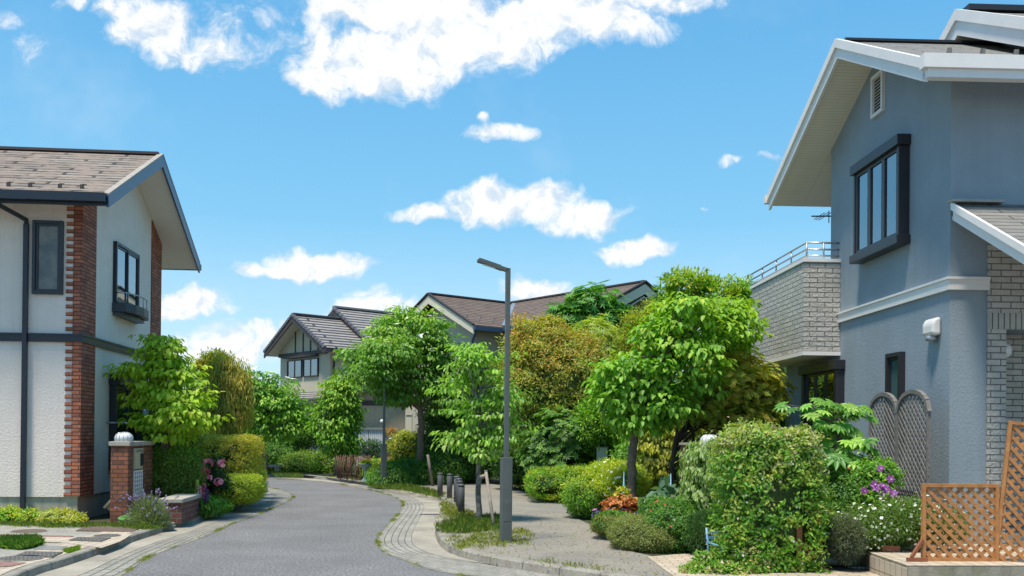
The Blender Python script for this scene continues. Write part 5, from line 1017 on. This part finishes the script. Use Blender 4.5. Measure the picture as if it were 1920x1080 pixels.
# right-hand borders
Y = 21.6; shrub('azalea_hedge', 'long low green azalea hedge with a few pink flowers', Vector((at(1090, 811, Y).x, Y, .09)), [pe(1030, 907, 21.4, 42, 26, 1.0), pe(1090, 902, 21.6, 60, 26, 1.3), pe(1160, 893, 22, 70, 26, 1.6), pe(1225, 890, 22, 50, 34, 1.5)], .055, .028, BRIGHT+YELL+MID, p=3, seed=81, dens=1.8, rc=.12, fl=[(26, .05, [(.75, .10, .16), (.8, .3, .35)], 5)], cap=45000)
Y = 17.2; shrub('leafy_bush', 'mid green leafy bush where the footpath curves past the garden', gp(1100, 968), [pe(1098, 932, Y, 36, 36, .5), pe(1128, 942, Y, 32, 32, .5)], .06, .026, BRIGHT+MID, seed=82, dens=2, rc=.12, top=YELL, topw=(.6, 1.1))
Y = 16.6; shrub('white_flower_bush', 'lime green bush dotted with tiny white flowers', gp(1160, 965), [pe(1166, 903, Y, 42, 30, .6), pe(1140, 885, 17.2, 30, 18, .5)], .05, .02, LIME+YELL, seed=83, dens=1.5, rc=.14, mode='out', fl=[(230, .030, [(.85, .85, .82)], 4, .06)])
Y = 14.8; t = shrub('coral_bells', 'orange coral leaved heuchera at the foot of the big leafed tree', gp(1165, 985), [pe(1164, 945, Y, 27, 17, .25)], .07, .07, [(.50, .19, .07), (.55, .26, .08), (.42, .14, .07)], seed=84, dens=2.3, rc=.06, nl=8, mode='droop', cat='plant')
foliage(t, [pe(1168, 926, Y, 14, 6)], .09, .05, YELL, dens=2, seed=4, name='young_leaves', rc=.05, nl=8)
Y = 14.2; shrub('pansies', 'low patch of white and violet pansies before the orange heuchera', gp(1150, 985), [pe(1152, 972, Y, 34, 12, .25)], .04, .02, MID, seed=85, dens=1.8, rc=.05, cat='flowers', fl=[(24, .045, [(.20, .08, .5), (.15, .05, .4)], 5), (16, .045, [(.8, .78, .8), (.55, .2, .5)], 5), (5, .05, [(.5, .05, .05)], 5)])
Y = 13.8; shrub('ground_cover', 'mixed straw and green ground cover spilling onto the footpath', gp(1150, 1000), [pe(1140, 985, Y, 30, 16, .3), pe(1175, 992, 13.5, 26, 20, .3)], .04, .014, [(.26, .24, .08), (.16, .22, .05), (.10, .2, .04)], seed=86, dens=1.8, rc=.06, cat='plant')
Y = 12.7; shrub('olive_mound', 'dense olive green small leaved mound overhanging the footpath', gp(1195, 1036), [pe(1195, 1003, Y, 54, 36, .45), pe(1225, 1010, 12.5, 40, 32, .4)], .022, .012, [(.22, .26, .07), (.30, .32, .11), (.16, .20, .05)], seed=87, dens=1.6, rc=.06, nl=14, cap=45000)
Y = 12.6; shrub('salvia_bush', 'green salvia bush with small red and white flowers', gp(1265, 1040), [pe(1262, 990, Y, 52, 52, .45), pe(1290, 975, 12.8, 28, 45, .35), pe(1235, 962, 13.0, 30, 28, .3)], .038, .02, MID+[(.09, .22, .05)], seed=88, dens=1.6, rc=.09, fl=[(60, .024, [(.75, .06, .10)], 4), (34, .020, [(.85, .7, .72)], 4)], cap=40000)
t = thing('plume_poppy', 'clump of large grey green leaves before the second trunk', 'plant', gp(1235, 985)); rg = np.random.default_rng(8); n = 26; c = np.array(at(1240, 930, 13.8)); P = c+rg.normal(size=(n, 3))*[.16, .1, .10]; D = rg.normal(size=(n, 3))*[1, .6, .4]+[0, -.2, .1]
leafmesh('leaves', P-np.array(t.location), D, np.array([[0, -.6, .8]])+rg.normal(size=(n, 3))*.3, .24, .17, np.array([[.12, .22, .14]])*rg.uniform(.7, 1.2, (n, 1)), LEAF, t)
lf = at(1275, 915, 13.6)-Vector(t.location); MB().tube([(0, 0, 0), lf*.6, lf], [.02, .015, .01], 6).build('stem', BARKD, t)
Y = 12.1; shrub('conifer_shrub', 'dark feathery conifer below the ivy covered pillar', gp(1325, 1045), [pe(1325, 1003, Y, 36, 40, .35)], .05, .008, [(.05, .12, .04), (.07, .16, .04), (.035, .09, .03)], seed=89, dens=2, rc=.07, mode='out', cat='conifer')
# ivy covered gate pillar with dome lamp
o = Vector((at(1330, 811, 12.9).x, 12.9, .09)); t = thing('ivy_pillar', 'brick gate pillar with a caged dome lamp, almost covered by climbing ivy', 'gate pillar', o, 3)
MB().box(-.18, .16, -.1, .9, 0, 1.36).build('brickwork', BRK2, t); dome(t, .02, .05, 1.38, .13, .13); MB().box(-.2, .18, -.12, .92, 1.36, 1.39).build('coping', CONC, t)
MB().box(-.10, -.07, -.125, -.105, .5, 1.2).box(-.12, -.05, -.12, -.10, .5, .53).build('meter_strip', STEEL, t)
tt = thing('ivy', 'pale variegated ivy draped over the brick gate pillar', 'climber', o)
foliage(tt, [pe(1306, 910, 12.8, 24, 82, .4), pe(1335, 880, 12.5, 26, 52, .3), pe(1345, 925, 12.5, 24, 60, .25)], .07, .036, [(.32, .42, .15), (.42, .50, .24), (.22, .34, .10)], dens=2.3, mode='hang', rc=.09, nl=12, seed=90, name='leaves', shell=(.8, 1.05)); core(tt, [pe(1308, 915, 12.85, 20, 78, .35), pe(1342, 950, 12.7, 18, 60, .2)], 3, sc=.85)
MB().tube([(-.2, -.15, 0), (-.22, -.16, .5), (-.18, -.17, 1.1)], .015, 6).build('stem', BARKD, tt)
# jasmine
JC = [(.14, .33, .03), (.20, .38, .04), (.32, .38, .06), (.10, .26, .03)]
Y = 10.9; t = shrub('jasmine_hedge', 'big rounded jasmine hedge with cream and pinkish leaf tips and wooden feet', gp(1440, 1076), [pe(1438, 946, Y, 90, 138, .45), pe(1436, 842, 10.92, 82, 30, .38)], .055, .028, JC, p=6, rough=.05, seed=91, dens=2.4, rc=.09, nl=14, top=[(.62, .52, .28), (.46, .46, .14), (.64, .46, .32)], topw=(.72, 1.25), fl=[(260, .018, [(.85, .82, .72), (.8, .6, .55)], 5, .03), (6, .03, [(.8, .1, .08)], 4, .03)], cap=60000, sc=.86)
p0 = at(1497, 1080, 10.6); q0 = p0-Vector(t.location)
MB().box(q0.x-.03, q0.x+.03, q0.y-.03, q0.y+.03, 0, .52).bar((q0.x, q0.y, .36), (q0.x+.27, q0.y-.02, .05), .035, .04).box(q0.x-.03, q0.x+.33, q0.y-.03, q0.y+.02, 0, .045).build('wooden_support', CEDARD, t)
MB().box(q0.x-.42, q0.x-.03, q0.y-.02, q0.y+.02, .06, .14).build('support_rail', CEDARD, t)
shrub('jasmine_skirt', 'low sprawling jasmine growing over the blue iron bench', gp(1350, 1076), [pe(1350, 1074, 10.45, 70, 18, .16), pe(1375, 1046, 10.62, 36, 24, .10), pe(1322, 1052, 10.6, 26, 14, .08), pe(1405, 1045, 10.7, 44, 44, .3), pe(1300, 1078, 10.6, 34, 14, .2)], .045, .024, JC+[(.42, .36, .16)], seed=92, dens=1.9, rc=.08, nl=12, fl=[(90, .018, [(.85, .8, .7), (.8, .6, .55)], 5, .03)])
# plants against the blue house
def palm_leaves(t, C, Dv, Nv, L, cols, seed, name='leaves', k=9):
    rg = np.random.default_rng(seed); P = []; D = []; U = []; Ls = []; cl = []
    for c, d, n, s in zip(C, Dv, Nv, L):
        c, d, n = np.array(c, float), np.array(d, float), np.array(n, float); n /= np.linalg.norm(n); d = d-n*d.dot(n); d /= np.linalg.norm(d); e = np.cross(n, d); col = np.array(cols[rg.integers(len(cols))])*rg.uniform(.8, 1.2)
        for j in range(k):
            a = math.radians(-128+256*j/(k-1)); dd = d*math.cos(a)+e*math.sin(a)-n*.18; P.append(c); D.append(dd); U.append(n); Ls.append(s*(1-.28*abs(a)/2.2)); cl.append(col)
    P = np.array(P)-np.array(t.location); Ls = np.array(Ls); leafmesh(name, P, np.array(D), np.array(U), Ls, Ls*.36, np.array(cl), GLOSSY, t, 'o', .1, .12)
b = Vector((at(1590, 811, 11.7).x, 11.7, .12)); t = thing('fatsia_plant', 'tall fatsia with big glossy hand shaped leaves before the tall window', 'plant', b)
rd = random.Random(6); C = []; Dv = []; Nv = []; Ls = []; mb = MB()
heads = [(at(1520, 765, 11.6), 12, .15, (60, 16)), (at(1565, 775, 11.8), 18, .17, (48, 34)), (at(1600, 770, 11.8), 10, .15, (30, 20)), (at(1545, 800, 11.7), 12, .15, (34, 30)), (at(1575, 850, 11.5), 16, .21, (50, 30)), (at(1625, 835, 11.4), 9, .2, (26, 20)), (at(1610, 870, 11.4), 9, .2, (30, 16)), (at(1575, 805, 11.8), 12, .16, (40, 26))]
stem0 = [at(1590, 940, 11.7), at(1583, 880, 11.7), at(1570, 820, 11.75), at(1556, 790, 11.75)]
mb.tube([Vector((0, 0, 0))]+[p-b for p in stem0], [.03, .028, .025, .022, .018], 8)
for (c, n, s, (sx, sy)) in heads:
    k = min(range(4), key=lambda i: (stem0[i]-c).length); mb.tube([stem0[k]-b, stem0[k].lerp(c, .6)-b+Vector((0, 0, -.03)), c-b], [.016, .013, .01], 6)
    for i in range(n):
        p = c+Vector((rd.gauss(0, .45)*sx*11.6/FOC, rd.gauss(0, .12), rd.gauss(0, .45)*sy*11.6/FOC)); out = (p-c); out.z = 0; out = out.normalized() if out.length > .001 else Vector((1, 0, 0))
        C.append(tuple(p)); Dv.append(tuple(out+Vector((0, -.35, -.35)))); Nv.append((out.x*.35+rd.gauss(0, .15), -.45+rd.gauss(0, .15), .9)); Ls.append(s*rd.uniform(.75, 1.15)); mb.tube([c-b, p-b], .005, 4, False)
palm_leaves(t, C, Dv, Nv, Ls, [(.13, .32, .045), (.20, .42, .06), (.30, .50, .08), (.09, .24, .04)], 5); mb.build('stem', BARK, t)
Y = 11.3; t = shrub('clematis', 'clematis climber with star shaped purple flowers before the grey trellis', gp(1640, 1010), [pe(1645, 893, Y, 36, 32, .2), pe(1640, 945, 11.2, 40, 34, .25), pe(1605, 920, 11.4, 26, 36, .2)], .05, .028, MID+BRIGHT, seed=93, dens=1.4, rc=.09, nl=12, cat='climber', sc=.7)
FLp = [at(x, y, 10.98) for x, y in ((1651, 878), (1670, 898), (1621, 920), (1642, 914), (1660, 916), (1656, 928), (1665, 922), (1675, 926), (1650, 936), (1662, 938), (1640, 908), (1655, 910))]
flowers(t, FLp, [(-.2, -.9, .3)]*len(FLp), .062, [(.36, .10, .42), (.45, .16, .52), (.30, .06, .34)], 6, 3, 'purple_flowers', .1, .55); flowers(t, [p+Vector((0, -.02, 0)) for p in FLp], [(-.2, -.9, .3)]*len(FLp), .014, [(.7, .55, .6)], 5, 3, 'stamens')
Y = 11.4; shrub('salvia_bush', 'airy green bush with tiny red flowers left of the clematis', gp(1590, 1010), [pe(1590, 935, Y, 44, 52, .3), pe(1555, 960, 11.5, 30, 50, .3)], .035, .02, MID+[(.12, .25, .08)], seed=94, dens=1.3, rc=.1, fl=[(26, .025, [(.8, .12, .15)], 4)], sc=.7)
Y = 11.0; shrub('daisy_bush', 'sprawling fleabane bush covered with small white daisies', gp(1650, 1035), [pe(1655, 985, Y, 66, 38, .4), pe(1600, 998, 11.0, 46, 34, .35), pe(1550, 1000, 11.1, 42, 34, .3), pe(1710, 975, 10.9, 36, 36, .3), pe(1760, 985, 10.8, 50, 30, .2)], .032, .010, [(.14, .24, .06), (.20, .31, .09), (.11, .18, .05)], seed=95, dens=1.9, rc=.1, mode='out', fl=[(1000, .021, [(.85, .85, .83), (.85, .8, .8)], 6, .06)], cap=60000)
Y = 10.7; shrub('lavender_bush', 'small dark grey lavender in front of the daisies', gp(1590, 1045), [pe(1586, 1010, Y, 26, 36, .2)], .05, .006, [(.14, .18, .12), (.10, .13, .09), (.18, .2, .15)], seed=96, dens=2.6, rc=.08, mode='out', cat='lavender')
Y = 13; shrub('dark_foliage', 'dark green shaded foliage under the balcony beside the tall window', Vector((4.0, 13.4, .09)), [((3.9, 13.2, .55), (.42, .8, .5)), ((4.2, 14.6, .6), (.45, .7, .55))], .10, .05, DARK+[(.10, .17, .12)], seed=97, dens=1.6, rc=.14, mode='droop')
shrub('leafy_bush', 'green bushes filling the bed behind the jasmine hedge', Vector((3.2, 13.6, .09)), [((3.1, 13.4, .5), (.6, .8, .5)), ((3.6, 15.5, .7), (.8, 1., .75))], .07, .035, MID+OLIVE, seed=98, dens=1.5, rc=.14)
# low garden wall line closing the view behind the white house and the right beds
shrub('background_hedge', 'dense dark hedge closing the view behind the far left trees', Vector((-14, 38, .09)), [((-13.2, 38.5, 1.3), (3.2, 1, 1.5)), ((-17, 37, 1.6), (3, 1, 1.8)), ((-10.2, 39.5, 1.0), (1.6, .8, 1.1))], .14, .07, DARK+MID, seed=99, dens=1.3, rc=.3, nl=16)
shrub('background_hedge', 'dense green hedge behind the rust coloured tree and laurel', Vector((4, 29, .09)), [((2.5, 28.6, 1.9), (3.2, 1, 2.1)), ((8, 27, 2.2), (4, 1, 2.4)), ((10.5, 22.5, 2.0), (2.5, 1.2, 2.2))], .14, .07, DARK+MID, seed=100, dens=1.2, rc=.3, nl=16)
